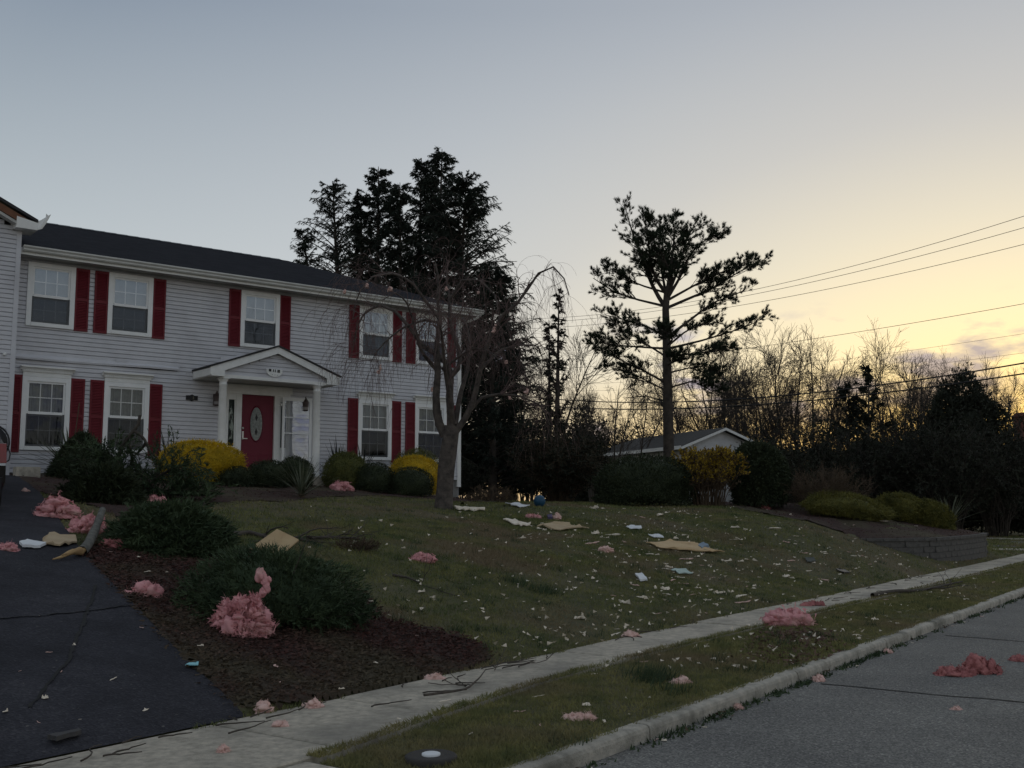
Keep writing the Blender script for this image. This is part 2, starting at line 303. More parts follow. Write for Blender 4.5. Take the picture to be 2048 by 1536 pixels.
def grow(P, RR, n, length, angle, bend, N=6, wob=0.18, t0=0.25, t1=1.0, rfac=0.5, r=rng, taper=0.25, up=None):
    """n children per parent polyline; bend = vector added to the direction at each step (pull); returns P', R'"""
    P = np.asarray(P, float); Mm, K, _ = P.shape; Tn = Mm * n
    par = np.repeat(np.arange(Mm), n); t = t0 + (t1 - t0) * r.random(Tn); u = t * (K - 1); i = np.minimum(u.astype(int), K - 2); f = (u - i)[:, None]
    S = P[par, i] * (1 - f) + P[par, i + 1] * f; D = nrmz(P[par, i + 1] - P[par, i]); r0 = RR[par, i] * (1 - f[:, 0]) + RR[par, i + 1] * f[:, 0]
    rv = nrmz(r.normal(size=(Tn, 3))); pr = nrmz(np.cross(D, rv)); ang = angle[0] + (angle[1] - angle[0]) * r.random(Tn)
    d = D * np.cos(ang)[:, None] + pr * np.sin(ang)[:, None]
    if up is not None: d = nrmz(d + np.array(up))
    ln = (length[0] + (length[1] - length[0]) * r.random(Tn)) * (1.15 - 0.5 * t); step = (ln / (N - 1))[:, None]
    out = np.empty((Tn, N, 3)); out[:, 0] = S; b = np.array(bend)
    for j in range(1, N):
        d = nrmz(d + b + wob * r.normal(size=(Tn, 3))); out[:, j] = out[:, j - 1] + d * step
    rr = (r0 * rfac)[:, None] * np.linspace(1, taper, N)[None]
    return out, rr
def leaves(P, D, ln, wd, spread, r=rng):
    """one triangle per row: base at P, pointing along D plus noise"""
    n = len(P); d = nrmz(D + spread * r.normal(size=(n, 3))); s = nrmz(np.cross(d, r.normal(size=(n, 3))))
    l = (ln * (0.6 + 0.8 * r.random(n)))[:, None]; w = (wd * (0.6 + 0.8 * r.random(n)))[:, None]
    V = np.stack([P - s * w * 0.5, P + s * w * 0.5, P + d * l], 1).reshape(-1, 3)
    return V, np.arange(3 * n).reshape(n, 3)
def along(P, n, r=rng, t0=0.0, t1=1.0):
    """n random points on each polyline, with tangents"""
    P = np.asarray(P, float); Mm, K, _ = P.shape; par = np.repeat(np.arange(Mm), n); t = t0 + (t1 - t0) * r.random(Mm * n); u = t * (K - 1); i = np.minimum(u.astype(int), K - 2); f = (u - i)[:, None]
    return P[par, i] * (1 - f) + P[par, i + 1] * f, nrmz(P[par, i + 1] - P[par, i])
def fit(pts, N):
    """resample one polyline to N points (smooth-ish)"""
    p = np.asarray(pts, float); d = np.r_[0, np.cumsum(np.linalg.norm(np.diff(p, axis=0), axis=1))]; q = np.linspace(0, d[-1], N)
    return np.stack([np.interp(q, d, p[:, i]) for i in range(p.shape[1])], 1)
def q2t(F): return np.concatenate([F[:, [0, 1, 2]], F[:, [0, 2, 3]]])

def vnoise(x, y, z=0.0, seed=0):
    """cheap smooth value noise from sines, about -1..1"""
    s = seed * 1.7
    return (np.sin(x * 1.0 + 1.3 * np.sin(y * 0.9 + s) + s) + np.sin(y * 1.1 + 1.5 * np.sin(z * 1.0 + 2 * s) + 2.1 + s) + np.sin(z * 1.05 + 1.2 * np.sin(x * 1.1 + 3 * s) + 4.2 + s)) / 3.0
def smooth(a, b, x): t = np.clip((x - a) / (b - a), 0, 1); return t * t * (3 - 2 * t)

# ------------------------------------------------------------------ terrain: s along the street, t towards the house
SA = R(35.3); DS = np.array([math.sin(SA), math.cos(SA)]); NS = np.array([-math.cos(SA), math.sin(SA)])
T_CURB, T_VERGE, T_SW0, T_SW1 = 3.86, 3.98, 5.54, 6.38
def st2xy(s, t): return DS[0] * s + NS[0] * t, DS[1] * s + NS[1] * t
def xy2st(x, y): return DS[0] * x + DS[1] * y, NS[0] * x + NS[1] * y
WALL = np.array([(26.6, 8.7), (27.0, 7.9), (27.6, 7.25), (28.5, 6.8), (30.0, 6.62), (31.6, 6.58), (33.2, 6.6), (34.2, 6.8), (34.8, 7.4), (35.1, 8.4), (35.2, 9.8)])
BED = np.vstack([WALL, [(35.2, 17.0), (33, 17.5), (27, 11.5), (26.3, 9.6)]])
_n = np.stack([-np.gradient(WALL[:, 1]), np.gradient(WALL[:, 0])], 1); _n /= np.linalg.norm(_n, axis=1)[:, None]
BED_IN = np.vstack([WALL + 0.36 * _n, [(34.84, 17.0), (33, 17.5), (27, 11.5), (26.9, 9.6)]])
def inpoly(x, y, poly):
    x = np.asarray(x, float); y = np.asarray(y, float); c = np.zeros(x.shape, bool); n = len(poly)
    for i in range(n):
        x1, y1 = poly[i]; x2, y2 = poly[(i + 1) % n]
        k = (y1 > y) != (y2 > y); c ^= k & (x < (x2 - x1) * (y - y1) / ((y2 - y1) + 1e-12) + x1)
    return c
def bed_rise(s, t):
    """soil of the raised bed climbs away from the wall"""
    d = np.full(np.shape(s), 1e9)
    for i in range(len(WALL) - 1):
        a, b = WALL[i], WALL[i + 1]; ab = b - a; u = np.clip(((s - a[0]) * ab[0] + (t - a[1]) * ab[1]) / (ab @ ab), 0, 1); d = np.minimum(d, np.hypot(s - a[0] - u * ab[0], t - a[1] - u * ab[1]))
    return np.minimum(0.87 + 0.19 * d, 1.8)
def sw0(s): return np.interp(s, [5.0, 6.3, 8.0, 9.9], [5.03, 5.25, 5.46, T_SW0])
def gz(x, y):
    x = np.asarray(x, float); y = np.asarray(y, float); s, t = xy2st(x, y)
    P = np.interp(t, [-60, T_VERGE, T_SW1, 8, 10, 12, 15, 18, 19.5, 23, 40, 90], [0.0, 0.105, 0.165, 0.54, 0.98, 1.36, 1.77, 2.16, 2.32, 2.44, 2.4, 2.2])
    P2 = np.interp(t, [-60, T_VERGE, T_SW1, 7.4, 9.5, 12, 15, 20, 40, 90], [0.0, 0.105, 0.165, 0.58, 1.36, 1.68, 1.78, 1.85, 2.0, 2.0])
    w = smooth(17, 27, s); z = P * (1 - w) + P2 * w
    f = smooth(34.8, 38.5, s); low = np.interp(t, [-60, T_VERGE, T_SW1, 30, 60], [0.0, 0.105, 0.165, 0.4, 1.4]); z = z * (1 - f) + low * f
    bed = inpoly(s, t, BED_IN)
    zb = bed_rise(s, t)
    z = np.where(bed, np.maximum(zb, z), z)
    u = smooth(T_SW1 + 0.1, T_SW1 + 2, t)
    z = z + u * (0.03 * vnoise(x * 1.3, y * 1.3, 0, 1) + 0.012 * vnoise(x * 4.1, y * 4.3, 0, 2))
    vg = smooth(T_VERGE, T_VERGE + 0.2, t) * (1 - smooth(sw0(s) - 0.25, sw0(s), t)); z = z + vg * (0.012 * vnoise(x * 9, y * 9, 0, 21) + 0.012 * vnoise(x * 3.5, y * 3.2, 0, 22) + 0.012)
    z = np.where(t < T_CURB + 0.06, -0.15, z)
    return np.where((t > sw0(s) - 0.05) & (t < T_SW1 + 0.03) , np.minimum(z, 0.08), z)
def surf(x, y):
    """top of whatever is walked on there"""
    s, t = xy2st(x, y); z = gz(x, y)
    return np.where(t < T_CURB, 0.0, np.where((t > sw0(s)) & (t < T_SW1), 0.175, np.where(t < T_VERGE, 0.11, z)))
def ray(px, py):
    du, dv = px - 1024.0, py - 768.0; u = du * math.cos(ROLL) + dv * math.sin(ROLL); v = -du * math.sin(ROLL) + dv * math.cos(ROLL)
    x, zc = u / FPX, -v / FPX
    return np.array([x, math.cos(PITCH) - zc * math.sin(PITCH), math.sin(PITCH) + zc * math.cos(PITCH)])
YS = np.arange(4.0, 90.0, 0.03)
def hit(px, py, dz=0.0):
    """first ground point seen through a photo pixel"""
    d = ray(px, py); k = YS / d[1]; X = d[0] * k; Z = CAMH + d[2] * k; G = surf(X, YS)
    b = np.nonzero(Z <= G)[0]; i = b[0] if len(b) else len(YS) - 1
    return np.array([X[i], YS[i], float(G[i]) + dz])
def at(px, py, Y):
    d = ray(px, py); k = Y / d[1]; return np.array([d[0] * k, Y, CAMH + d[2] * k])
def mpp(Y): return Y / FPX          # metres per photo pixel at depth Y

def hitf(px, off):
    """ground point below a photo column, on a line parallel to the facade and off metres in front of it"""
    d = ray(px, 960); k = (24.628 - off) / (d[0] * -0.6232 + d[1] * 0.7821); x, y = d[0] * k, d[1] * k
    return np.array([x, y, float(gz(x, y))])

# ------------------------------------------------------------------ ground, street, kerb, sidewalk, driveway
def cuts(*segs):
    out = []
    for a, b, st in segs: out += list(np.arange(a, b - 1e-6, st))
    return np.array(out + [segs[-1][1]])
sv = cuts((-400, -60, 40), (-60, -10, 5), (-10, 2, 0.5), (2, 38, 0.2), (38, 60, 1), (60, 120, 5), (120, 900, 60))
tv = cuts((-500, -60, 40), (-60, 3.4, 4), (3.4, 3.9, 0.25), (3.9, 3.95, 0.05), (3.95, 6.3, 0.1175), (6.3, 24, 0.2), (24, 50, 1.3), (50, 110, 6), (110, 900, 60))
Sg, Tg = np.meshgrid(sv, tv, indexing='ij'); Xg, Yg = st2xy(Sg, Tg); Zg = gz(Xg, Yg)
ii = np.arange(Sg.size).reshape(Sg.shape)
Fg = np.stack([ii[:-1, :-1], ii[1:, :-1], ii[1:, 1:], ii[:-1, 1:]], -1).reshape(-1, 4)
ground = put('ground', mesh_np('ground', np.stack([Xg, Yg, Zg], -1).reshape(-1, 3), Fg, M['soil'], True)); tag(ground, kind='structure')

def strip(name, s0, s1, t0, t1, z, material, parent=None, ns=40, nt=8, kind=None, crown=0.0):
    S, T = np.meshgrid(np.linspace(s0, s1, ns), np.linspace(t0, t1, nt), indexing='ij'); X, Y = st2xy(S, T)
    Z = np.full(S.shape, z) + crown * (1 - ((T - (t0 + t1) / 2) / ((t1 - t0) / 2)) ** 2)
    i = np.arange(S.size).reshape(S.shape); F = np.stack([i[:-1, :-1], i[1:, :-1], i[1:, 1:], i[:-1, 1:]], -1).reshape(-1, 4)
    o = put(name, mesh_np(name, np.stack([X, Y, Z], -1).reshape(-1, 3), F, material, True), parent)
    if kind: tag(o, kind=kind)
    return o
road = strip('road', -60, 300, -5.0, T_CURB + 0.02, 0.0, M['road'], kind='structure', ns=80)
side = strip('side_road', 43.5, 50.5, T_CURB + 0.01, 160, 0.19, M['road'], kind='structure', ns=4, nt=80)
for (c0, c1, jag) in (((10.43, 3.66), (10.9, -4.6), 3), ((15.2, 3.6), (14.4, -4.5), 5), ((5.0, 1.0), (17.0, 0.55), 9)):
    pts = fit([c0, c1], 40); pts[:, 0] += 0.05 * np.cumsum(rng.normal(size=40)) * 0.5; X, Y = st2xy(pts[:, 0], pts[:, 1])
    w = 0.012 + 0.012 * rng.random(40); tx = np.gradient(X); ty = np.gradient(Y); ln = np.hypot(tx, ty); nx, ny = -ty / ln, tx / ln
    V = np.concatenate([np.stack([X - nx * w, Y - ny * w, np.full(40, 0.004)], 1), np.stack([X + nx * w, Y + ny * w, np.full(40, 0.004)], 1)])
    i = np.arange(39); put('crack', mesh_np('crack', V, np.stack([i, i + 1, i + 41, i + 40], 1), M['crack']), road)

# kerb stones
curb = tag(put('curb', None), kind='structure')
def curb_piece(s0, s1, drop=0.0):
    n = 7; V = []; prof = [(T_CURB, -0.12), (T_CURB + 0.005, 0.075 - drop), (T_CURB + 0.015, 0.100 - drop), (T_CURB + 0.035, 0.112 - drop), (T_VERGE + 0.02, 0.116 - drop), (T_VERGE + 0.03, -0.12)]
    for s in np.linspace(s0 + 0.011, s1 - 0.011, n):
        for t, z in prof:
            j = 0.003 * vnoise(s * 2, t * 9, z * 9, 3); x, y = st2xy(s, t + j); V.append((x, y, z + (0.003 * vnoise(s * 1.5, t, 0, 4) if z > 0 else 0)))
    k = len(prof); F = []
    for a in range(n - 1):
        for b in range(k - 1): F.append((a * k + b, (a + 1) * k + b, (a + 1) * k + b + 1, a * k + b + 1))
    F += [tuple(range(k)), tuple(range((n - 1) * k, n * k))[::-1]]
    m = bpy.data.meshes.new('curb_stone'); m.from_pydata(V, [], F); m.update(); m.materials.append(M['curb'])
    put('curb_stone', m, curb)
cj = [4.55, 7.24, 10.36, 13.4, 16.4, 19.5, 22.6, 25.7, 28.8, 31.9, 35.0, 38.1, 41.2]
for a, b in zip(cj[:-1], cj[1:]): curb_piece(a, b)
curb_piece(0.5, 4.55, 0.08)
# sidewalk slabs
sidewalk = tag(put('sidewalk', None), kind='structure')
def slab(s0, s1, t0, t1, z, parent, tilt=0.0, name='slab', skew=0.0):
    g = 0.007; mb = MB(); ta, tb_ = (t0, t0) if t0 is not None else (float(sw0(s0)), float(sw0(s1))); c = [(s0 + g, ta, -skew), (s1 - g, tb_, 0), (s1 - g, t1, 0), (s0 + g, t1, skew)]
    A = []; B = []; D_ = []
    for i, (s, t, k) in enumerate(c):
        x, y = st2xy(s + k, t); zz = z + tilt * (1 if i in (1, 2) else -1)
        s2 = s + k + (0.012 if i in (0, 3) else -0.012); t2 = t + (0.012 if i in (0, 1) else -0.012); x2, y2 = st2xy(s2, t2)
        A.append((x, y, zz - 0.12)); B.append((x, y, zz - 0.010)); D_.append((x2, y2, zz))
    mb.prism(A, B); mb.f.pop(1); b = len(mb.v); mb.v += D_
    for i in range(4):
        j = (i + 1) % 4; mb.f.append((4 + i, 4 + j, b + j, b + i))
    mb.f.append((b, b + 1, b + 2, b + 3)); return mb.build(name, M['concrete'], parent)
sj = [-3.0, -1.2, 0.5, 2.0, 3.6, 5.2, 6.5, 8.2, 9.9, 11.4, 13.3, 15.3, 17.3] + [17.3 + 1.65 * i for i in range(1, 15)]
for a, b in zip(sj[:-1], sj[1:]): slab(a, b, None, T_SW1, 0.175 + rnd.uniform(-0.008, 0.008), sidewalk, rnd.uniform(-0.006, 0.006))
apron = tag(put('driveway_apron', None), kind='structure')
for a, b in ((-4.0, -1.5), (-1.5, 1.0), (1.0, 3.0), (3.0, 4.85)): slab(a, b, T_VERGE + 0.03, 5.02, 0.155 + rnd.uniform(-0.004, 0.004), apron)
# sidewalk that turns up the side street
walk2 = tag(put('side_sidewalk', None), kind='structure')
for k in range(22): slab(40.4, 41.6, 6.5 + 1.6 * k, 8.1 + 1.6 * k - 0.02, 0.20 + 0.01 * k, walk2)
slab(40.4, 41.6, T_SW1 - 0.6, 6.48, 0.19, walk2)
for k in range(14): slab(52.0 , 53.2, 6.5 + 1.6 * k, 8.1 + 1.6 * k - 0.02, 0.22 + 0.01 * k, walk2)

# driveway: right edge traced on the ground, surface carried 6 m to the left
edge = np.array([hit(*p)[:2] for p in ((470, 1424), (395, 1345), (340, 1290), (270, 1215), (205, 1150), (165, 1108), (118, 1040), (78, 985))])
edge = np.vstack([edge, [(-10.6, 22.0)]]); e0s, e0t = xy2st(edge[0, 0], edge[0, 1]); edge[0] = st2xy(e0s, T_SW1 + 0.005)
EDGE = fit(edge, 70)
def sheet_from_edge(off0, lift):
    V = []; nC = 26
    for i, (x, y) in enumerate(EDGE):
        k = i / 69.0; dl = -DS * (1 - k) + (-np.array([0.782, 0.623])) * k; w = 6.5
        for j in range(nC):
            q = np.array([x, y]) + dl * (w * j / (nC - 1)); s, t = xy2st(*q); V.append((q[0], q[1], float(gz(*q)) + lift if t > T_SW1 + 0.1 else 0.175))
    ix = np.arange(70 * nC).reshape(70, nC); F = np.stack([ix[:-1, :-1], ix[:-1, 1:], ix[1:, 1:], ix[1:, :-1]], -1).reshape(-1, 4)
    return np.array(V), F[:, ::-1]
V, F = sheet_from_edge(0, 0.022)
driveway = tag(put('driveway', mesh_np('driveway', V, F, M['driveway'], True)), kind='structure')
for pts in (((0, 1245), (90, 1238), (170, 1228), (240, 1215), (300, 1218)), ((60, 1425), (150, 1330), (210, 1240), (235, 1180))):
    w3 = fit(np.array([hit(*p) for p in pts]), 60); w3[:, :2] += .018 * np.cumsum(rng.normal(size=(60, 2)), 0) * .4; w3[:, 2] = gz(w3[:, 0], w3[:, 1]) + .03
    tg = np.gradient(w3[:, :2], axis=0); nn = np.stack([-tg[:, 1], tg[:, 0]], 1) / np.linalg.norm(tg, axis=1)[:, None]; ww = (.008 + .012 * rng.random(60))[:, None]
    V = np.concatenate([np.column_stack([w3[:, :2] - nn * ww, w3[:, 2]]), np.column_stack([w3[:, :2] + nn * ww, w3[:, 2]])]); i = np.arange(59); put('crack', mesh_np('crack', V, np.stack([i, i + 1, i + 61, i + 60], 1), M['crack']), driveway)
DRIVE_POLY = np.vstack([EDGE, [EDGE[-1] + np.array([-5.1, -4.05]), EDGE[0] - DS * 6.5]])

# mulch beds
HX, HN, HD = np.array([0.7821, 0.6232]), np.array([-0.6232, 0.7821]), 24.628
def hw(s, off=0.0): return HX * s + HN * (HD - off)          # house facade coordinates -> world xy
HANG = math.atan2(HX[1], HX[0])
front_bed = [hit(*p)[:2] for p in ((205, 1150), (270, 1215), (340, 1290), (400, 1350), (470, 1424), (600, 1404), (735, 1390), (860, 1360), (985, 1320), (965, 1292), (880, 1264), (775, 1245), (740, 1205), (690, 1165), (600, 1128), (480, 1102), (430, 1078))] + [hit(*p)[:2] for p in ((405, 1035), (330, 1020), (250, 1040), (165, 1108))]
house_bed = [EDGE[-1], EDGE[-8], EDGE[-16], EDGE[-22]] + [hit(*p)[:2] for p in ((250, 1040), (330, 1020), (405, 1012), (480, 1003), (560, 1004), (650, 994), (760, 992), (860, 998), (935, 1004), (1010, 1006), (1050, 1002))] + [hw(19.5, 1.0), hw(19.5, -1.0), hw(17.0, -0.1), hw(5.6, -0.1)]
def patch(name, poly, lift, material, step=0.11, rough=0.02, zf=None):
    poly = np.array(poly); x0, y0 = poly.min(0) - 0.2; x1, y1 = poly.max(0) + 0.2
    xs = np.arange(x0, x1, step); ys = np.arange(y0, y1, step); X, Y = np.meshgrid(xs, ys, indexing='ij')
    cx = (X[:-1, :-1] + X[1:, 1:]) / 2; cy = (Y[:-1, :-1] + Y[1:, 1:]) / 2
    ins = inpoly(cx + 0.07 * vnoise(cx * 4, cy * 4, 0, 5) + 0.03 * vnoise(cx * 13, cy * 12, 0, 15), cy + 0.07 * vnoise(cy * 4, cx * 4, 0, 6) + 0.05 * rng.normal(size=cx.shape), poly)
    s, t = xy2st(cx, cy); ins &= (t > T_SW1 + 0.03)
    Z = (gz if zf is None else zf)(X, Y) + lift + rough * (vnoise(X * 6, Y * 6, 0, 7) + 0.7 * vnoise(X * 15, Y * 14, 1, 8))
    ix = np.arange(X.size).reshape(X.shape); F = np.stack([ix[:-1, :-1], ix[1:, :-1], ix[1:, 1:], ix[:-1, 1:]], -1)[ins]
    us, inv = np.unique(F, return_inverse=True); V = np.stack([X, Y, Z], -1).reshape(-1, 3)[us]
    return put(name, mesh_np(name, V, inv.reshape(F.shape), material, True))
m1 = tag(patch('mulch_bed', front_bed, 0.020, M['mulch'], 0.05, 0.012), kind='structure'); m2 = tag(patch('mulch_bed', house_bed, 0.016, M['mulch'], 0.08, 0.012), kind='structure')
inner = [np.array(st2xy(*p)) for p in np.vstack([WALL + 0.10 * _n, [(35.0, 17.0), (33, 17.5), (27, 11.5), (26.5, 9.6)]])]
def bedz(x, y):
    s, t = xy2st(x, y); return np.maximum(bed_rise(s, t), np.where(t > 8.6, gz(x, y), 0)) + .01
m3 = tag(patch('mulch_bed', inner, 0.02, M['mulch'], 0.10, 0.015, bedz), kind='structure')
def scatter(poly, n, r=rng):
    poly = np.array(poly); lo, hi = poly.min(0), poly.max(0); P = lo + (hi - lo) * r.random((n * 4, 2)); P = P[inpoly(P[:, 0], P[:, 1], poly)]; return P[:n]
cp = np.vstack([scatter(front_bed, 30000), scatter(house_bed, 9000)]); cp = cp + .05 * rng.normal(size=cp.shape)
s_, t_ = xy2st(cp[:, 0], cp[:, 1]); cp = cp[t_ > T_SW1 + 0.02]
cpz = gz(cp[:, 0], cp[:, 1]) + 0.022 + 0.03 * rng.random(len(cp)); dist = np.linalg.norm(cp, axis=1)
ci = scatter(inner, 3500); cp = np.vstack([cp, ci]); cpz = np.r_[cpz, bedz(ci[:, 0], ci[:, 1]) + .03 + .02 * rng.random(len(ci))]
Vc, Fc = leaves(np.column_stack([cp, cpz]), np.column_stack([rng.normal(size=(len(cp), 2)), 0.25 * rng.random(len(cp))]), 0.045, 0.02, 0.1)
lv = [hit(*p)[:2] for p in ((1480, 1300), (1540, 1262), (1640, 1262), (1690, 1290), (1640, 1325), (1560, 1335), (1500, 1325))]; lp = scatter(lv, 700); lp = lp + .10 * rng.normal(size=lp.shape); Vl, Fl = leaves(np.column_stack([lp, gz(lp[:, 0], lp[:, 1]) + .015 + .012 * rng.random(len(lp))]), np.column_stack([rng.normal(size=(len(lp), 2)), .3 * rng.random(len(lp))]), .06, .035, .2)
tag(put('dead_leaves', mesh_np('dead_leaves', Vl, Fl, mat('dead_leaf', (0.16, 0.095, 0.075), (0.09, 0.055, 0.045), .9, 20))), 'patch of brown dead leaves on the kerb grass strip', kind='stuff')
gs = 5 + 26 * rng.random(1400) ** 1.3; gt = T_CURB - np.abs(.05 * rng.normal(size=1400)) - .005; gx, gy = st2xy(gs, gt); kk = vnoise(gs * 2.3, 0 * gs, 0, 41) + .3 * rng.normal(size=1400) > .05; Vl, Fl = leaves(np.column_stack([gx, gy, .006 + .015 * rng.random(1400)])[kk], np.column_stack([rng.normal(size=(1400, 2)), .4 * rng.random(1400)])[kk], .045, .025, .2)
tag(put('gutter_litter', mesh_np('gutter_litter', Vl, Fl, M['drytwig'])), 'brown leaf litter gathered along the kerb foot', kind='stuff')
tag(put('mulch_chips', mesh_np('mulch_chips', Vc, Fc, M['mulchchip'])), 'dark red bark chips strewn over the planting beds', kind='stuff')

# block retaining wall
wall = thing('retaining_wall', 'low curved dark block retaining wall beside the sidewalk', 'wall', tuple(np.append(st2xy(31, 6.6), 0.2)))
wl = fit(WALL, 400); wx, wy = st2xy(wl[:, 0], wl[:, 1]); wp = np.stack([wx, wy], 1); wd = np.r_[0, np.cumsum(np.linalg.norm(np.diff(wp, axis=0), axis=1))]
blk = MB(); blk.v = []
w_, h_, d_ = 0.40, 0.15, 0.34
pf = [(-w_ / 2, 0.02), (-w_ / 2 + 0.03, 0), (w_ / 2 - 0.03, 0), (w_ / 2, 0.02), (w_ / 2 - 0.03, d_), (-w_ / 2 + 0.03, d_)]
blk.prism([(x, y, 0.004) for x, y in pf], [(x, y, h_ - 0.004) for x, y in pf]); blk_me = blk.mesh('block', M['block'])
cap = MB(); cap.box(-w_ / 2, w_ / 2, -0.03, d_ + 0.02, 0, 0.075); cap_me = cap.mesh('cap_stone', M['block'])
wloc = np.array(wall.location)
for c in range(6):
    off = 0.21 if c % 2 else 0.0; q = 0.2 + off
    while q < wd[-1] - 0.2:
        i = np.searchsorted(wd, q); a, b = wp[max(i - 6, 0)], wp[min(i + 6, 399)]; tv_ = (b - a) / np.linalg.norm(b - a); ang = math.atan2(tv_[1], tv_[0])
        p = wp[i]; gf = float(gz(p[0] + tv_[1] * 0.4, p[1] - tv_[0] * 0.4)); z = 0.10 + c * h_
        if c == 5: put('cap_stone', cap_me, wall, (p[0] - wloc[0], p[1] - wloc[1], z - wloc[2]), (0, 0, ang))
        elif z + h_ > gf - 0.05:
            put('block', blk_me, wall, (p[0] - wloc[0], p[1] - wloc[1] , z - wloc[2]), (0, 0, ang + rnd.uniform(-0.02, 0.02)))
        q += w_ + 0.006

# grass: blades on the lawn and the verge
def not_bed(P):
    k = ~inpoly(P[:, 0], P[:, 1], np.array(front_bed)) & ~inpoly(P[:, 0], P[:, 1], np.array(house_bed)) & ~inpoly(P[:, 0], P[:, 1], DRIVE_POLY)
    s, t = xy2st(P[:, 0], P[:, 1]); k &= ~inpoly(s, t, BED); nn = 0.05 * vnoise(s * 7, t * 0, 0, 31) + 0.03 * vnoise(s * 19, 0 * t, 0, 32) + 0.03; k &= ~((t > sw0(s) + nn) & (t < T_SW1 - nn)) & (t > T_VERGE + 0.02 - nn)
    k &= ~((s < 4.9) & (t < T_SW1 + .1)); return k
def blades(n, s0, s1, t0, t1, hgt, wid, bias=1.0):
    s = s0 + (s1 - s0) * rng.random(n) ** bias; t = t0 + (t1 - t0) * rng.random(n); x, y = st2xy(s, t); P = np.stack([x, y], 1)
    # keep what the camera could see, with a margin
    a = np.arctan2(P[:, 0], P[:, 1]); P = P[(np.abs(a) < R(34)) & (P[:, 1] > 3)]
    P = P[not_bed(P)]; den = vnoise(P[:, 0] * 2.3, P[:, 1] * 2.2, 0, 9) + 0.6 * vnoise(P[:, 0] * 7, P[:, 1] * 7.5, 0, 10); P = P[rng.random(len(P)) < 0.62 + 0.4 * den]
    sP, tP = xy2st(P[:, 0], P[:, 1]); z = gz(P[:, 0], P[:, 1]) - 0.004; z = np.where((tP > sw0(sP) - .06) & (tP < T_SW1 + .04), .168, np.where(tP < T_VERGE + .03, .108, z)); n = len(P); lush = 0.8 + 0.5 * smooth(-0.2, 0.6, vnoise(P[:, 0] * 1.1, P[:, 1] * 1.0, 0, 11))
    D = np.column_stack([0.7 * rng.normal(size=(n, 2)), np.ones(n)]); d = nrmz(D); sd = nrmz(np.cross(d, rng.normal(size=(n, 3))))
    l = (hgt * lush * (0.5 + rng.random(n)))[:, None]; w = (wid * (0.6 + 0.8 * rng.random(n)))[:, None]; B = np.column_stack([P, z])
    return np.stack([B - sd * w * .5, B + sd * w * .5, B + d * l], 1).reshape(-1, 3)
GV = [blades(190000, 4.6, 20, T_VERGE - .04, T_SW0 + .1, 0.045, 0.007, 1.3), blades(60000, 20, 42, T_VERGE, T_SW0, 0.05, 0.014), blades(230000, 5, 20, T_SW1 - .1, 13, 0.05, 0.009, 1.0), blades(170000, 8, 36, 9, 21, 0.06, 0.016), blades(60000, 20, 36, T_SW1, 12, 0.055, 0.015), blades(25000, 36, 56, T_SW1, 14, 0.10, 0.03)]
for k_, (sel, mt_, lab_) in enumerate((((0, 1), 'grass', 'mossy olive grass of the strip between kerb and sidewalk'), ((2, 3, 4, 5), 'lawngrass', 'short dull grass of the sloping lawn'))):
    V = np.concatenate([GV[i] for i in sel]); tag(put('grass', mesh_np('grass', V, np.arange(len(V)).reshape(-1, 3), M[mt_])), lab_, kind='stuff')
# taller dark tufts and moss along the kerb foot
tp = []
for k in range(420):
    px, py = rng.uniform(560, 1900), 1020 + 330 * rng.random() ** 1.3; c = hit(px, py)
    if not not_bed(c[None, :2])[0]: continue
    n = int(rng.integers(10, 34)); q = c[:2] + .05 * rng.normal(size=(n, 2)); tp.append(leaves(np.column_stack([q, gz(q[:, 0], q[:, 1])]), np.tile([.1, 0, 1.0], (n, 1)), rng.uniform(.05, .10), .008, .4))
for (px, py, n, h) in ((1300, 1360, 260, .16), (1345, 1385, 120, .10), (1090, 1185, 200, .12), (1030, 1165, 160, .10), (1560, 1290, 80, .1), (320, 1118, 180, .10), (1180, 1500, 60, .08)):
    c = hit(px, py); q = c[:2] + 0.12 * rng.normal(size=(n, 2)); tp.append(leaves(np.column_stack([q, gz(q[:, 0], q[:, 1])]), np.tile([0.25, 0, 1.0], (n, 1)), h, 0.009, 0.3))
for k in range(90):
    s = 5 + 24 * rng.random() ** 1.5; n = 30; q = np.array(st2xy(s + 0.12 * rng.normal(size=n), T_CURB - 0.05 + 0.04 * rng.normal(size=n))).T; tp.append(leaves(np.column_stack([q, np.zeros(n)]), np.tile([0, 0, 0.7], (n, 1)), 0.045, 0.02, 0.6))
V, F = join(tp); tag(put('weeds', mesh_np('weeds', V, F, M['juniper'])), 'dark green weeds and tufts along the kerb and lawn', kind='stuff')

# ------------------------------------------------------------------ the house (local x along the facade, y into the house)
HO = HN * HD
house = thing('house', 'grey two-storey house with red shutters and a small gabled porch', 'house', (HO[0], HO[1], 0), HANG)
X0, X1, DEEP = 5.55, 17.67, 7.4
UP = [(5.855, 6.873), (7.614, 8.653), (10.88, 11.94), (14.30, 15.35), (16.12, 17.19)]
LO = [UP[0], UP[1], UP[3], UP[4]]
UZ, LZ = (5.747, 7.187), (2.997, 4.62)
OPEN = [(a + .06, b - .06, UZ[0] + .06, UZ[1] - .06) for a, b in UP] + [(a + .06, b - .06, LZ[0] + .06, LZ[1] - .06) for a, b in LO] + [(10.60, 12.25, 2.3, 4.6)]
def course(mb, xa, xb, y, z, h=0.1, lip=0.024, tops=None):
    """one lapped board between xa and xb"""
    prof = [(y + 0.03, z), (y - lip, z), (y - lip + 0.002, z + h * 0.80), (y - lip + 0.008, z + h * 0.85), (y + 0.016, z + h * 0.87), (y + 0.016, z + h), (y + 0.03, z + h)]
    mb.prism([(xa, a, b) for a, b in prof], [(xb, a, b) for a, b in prof])
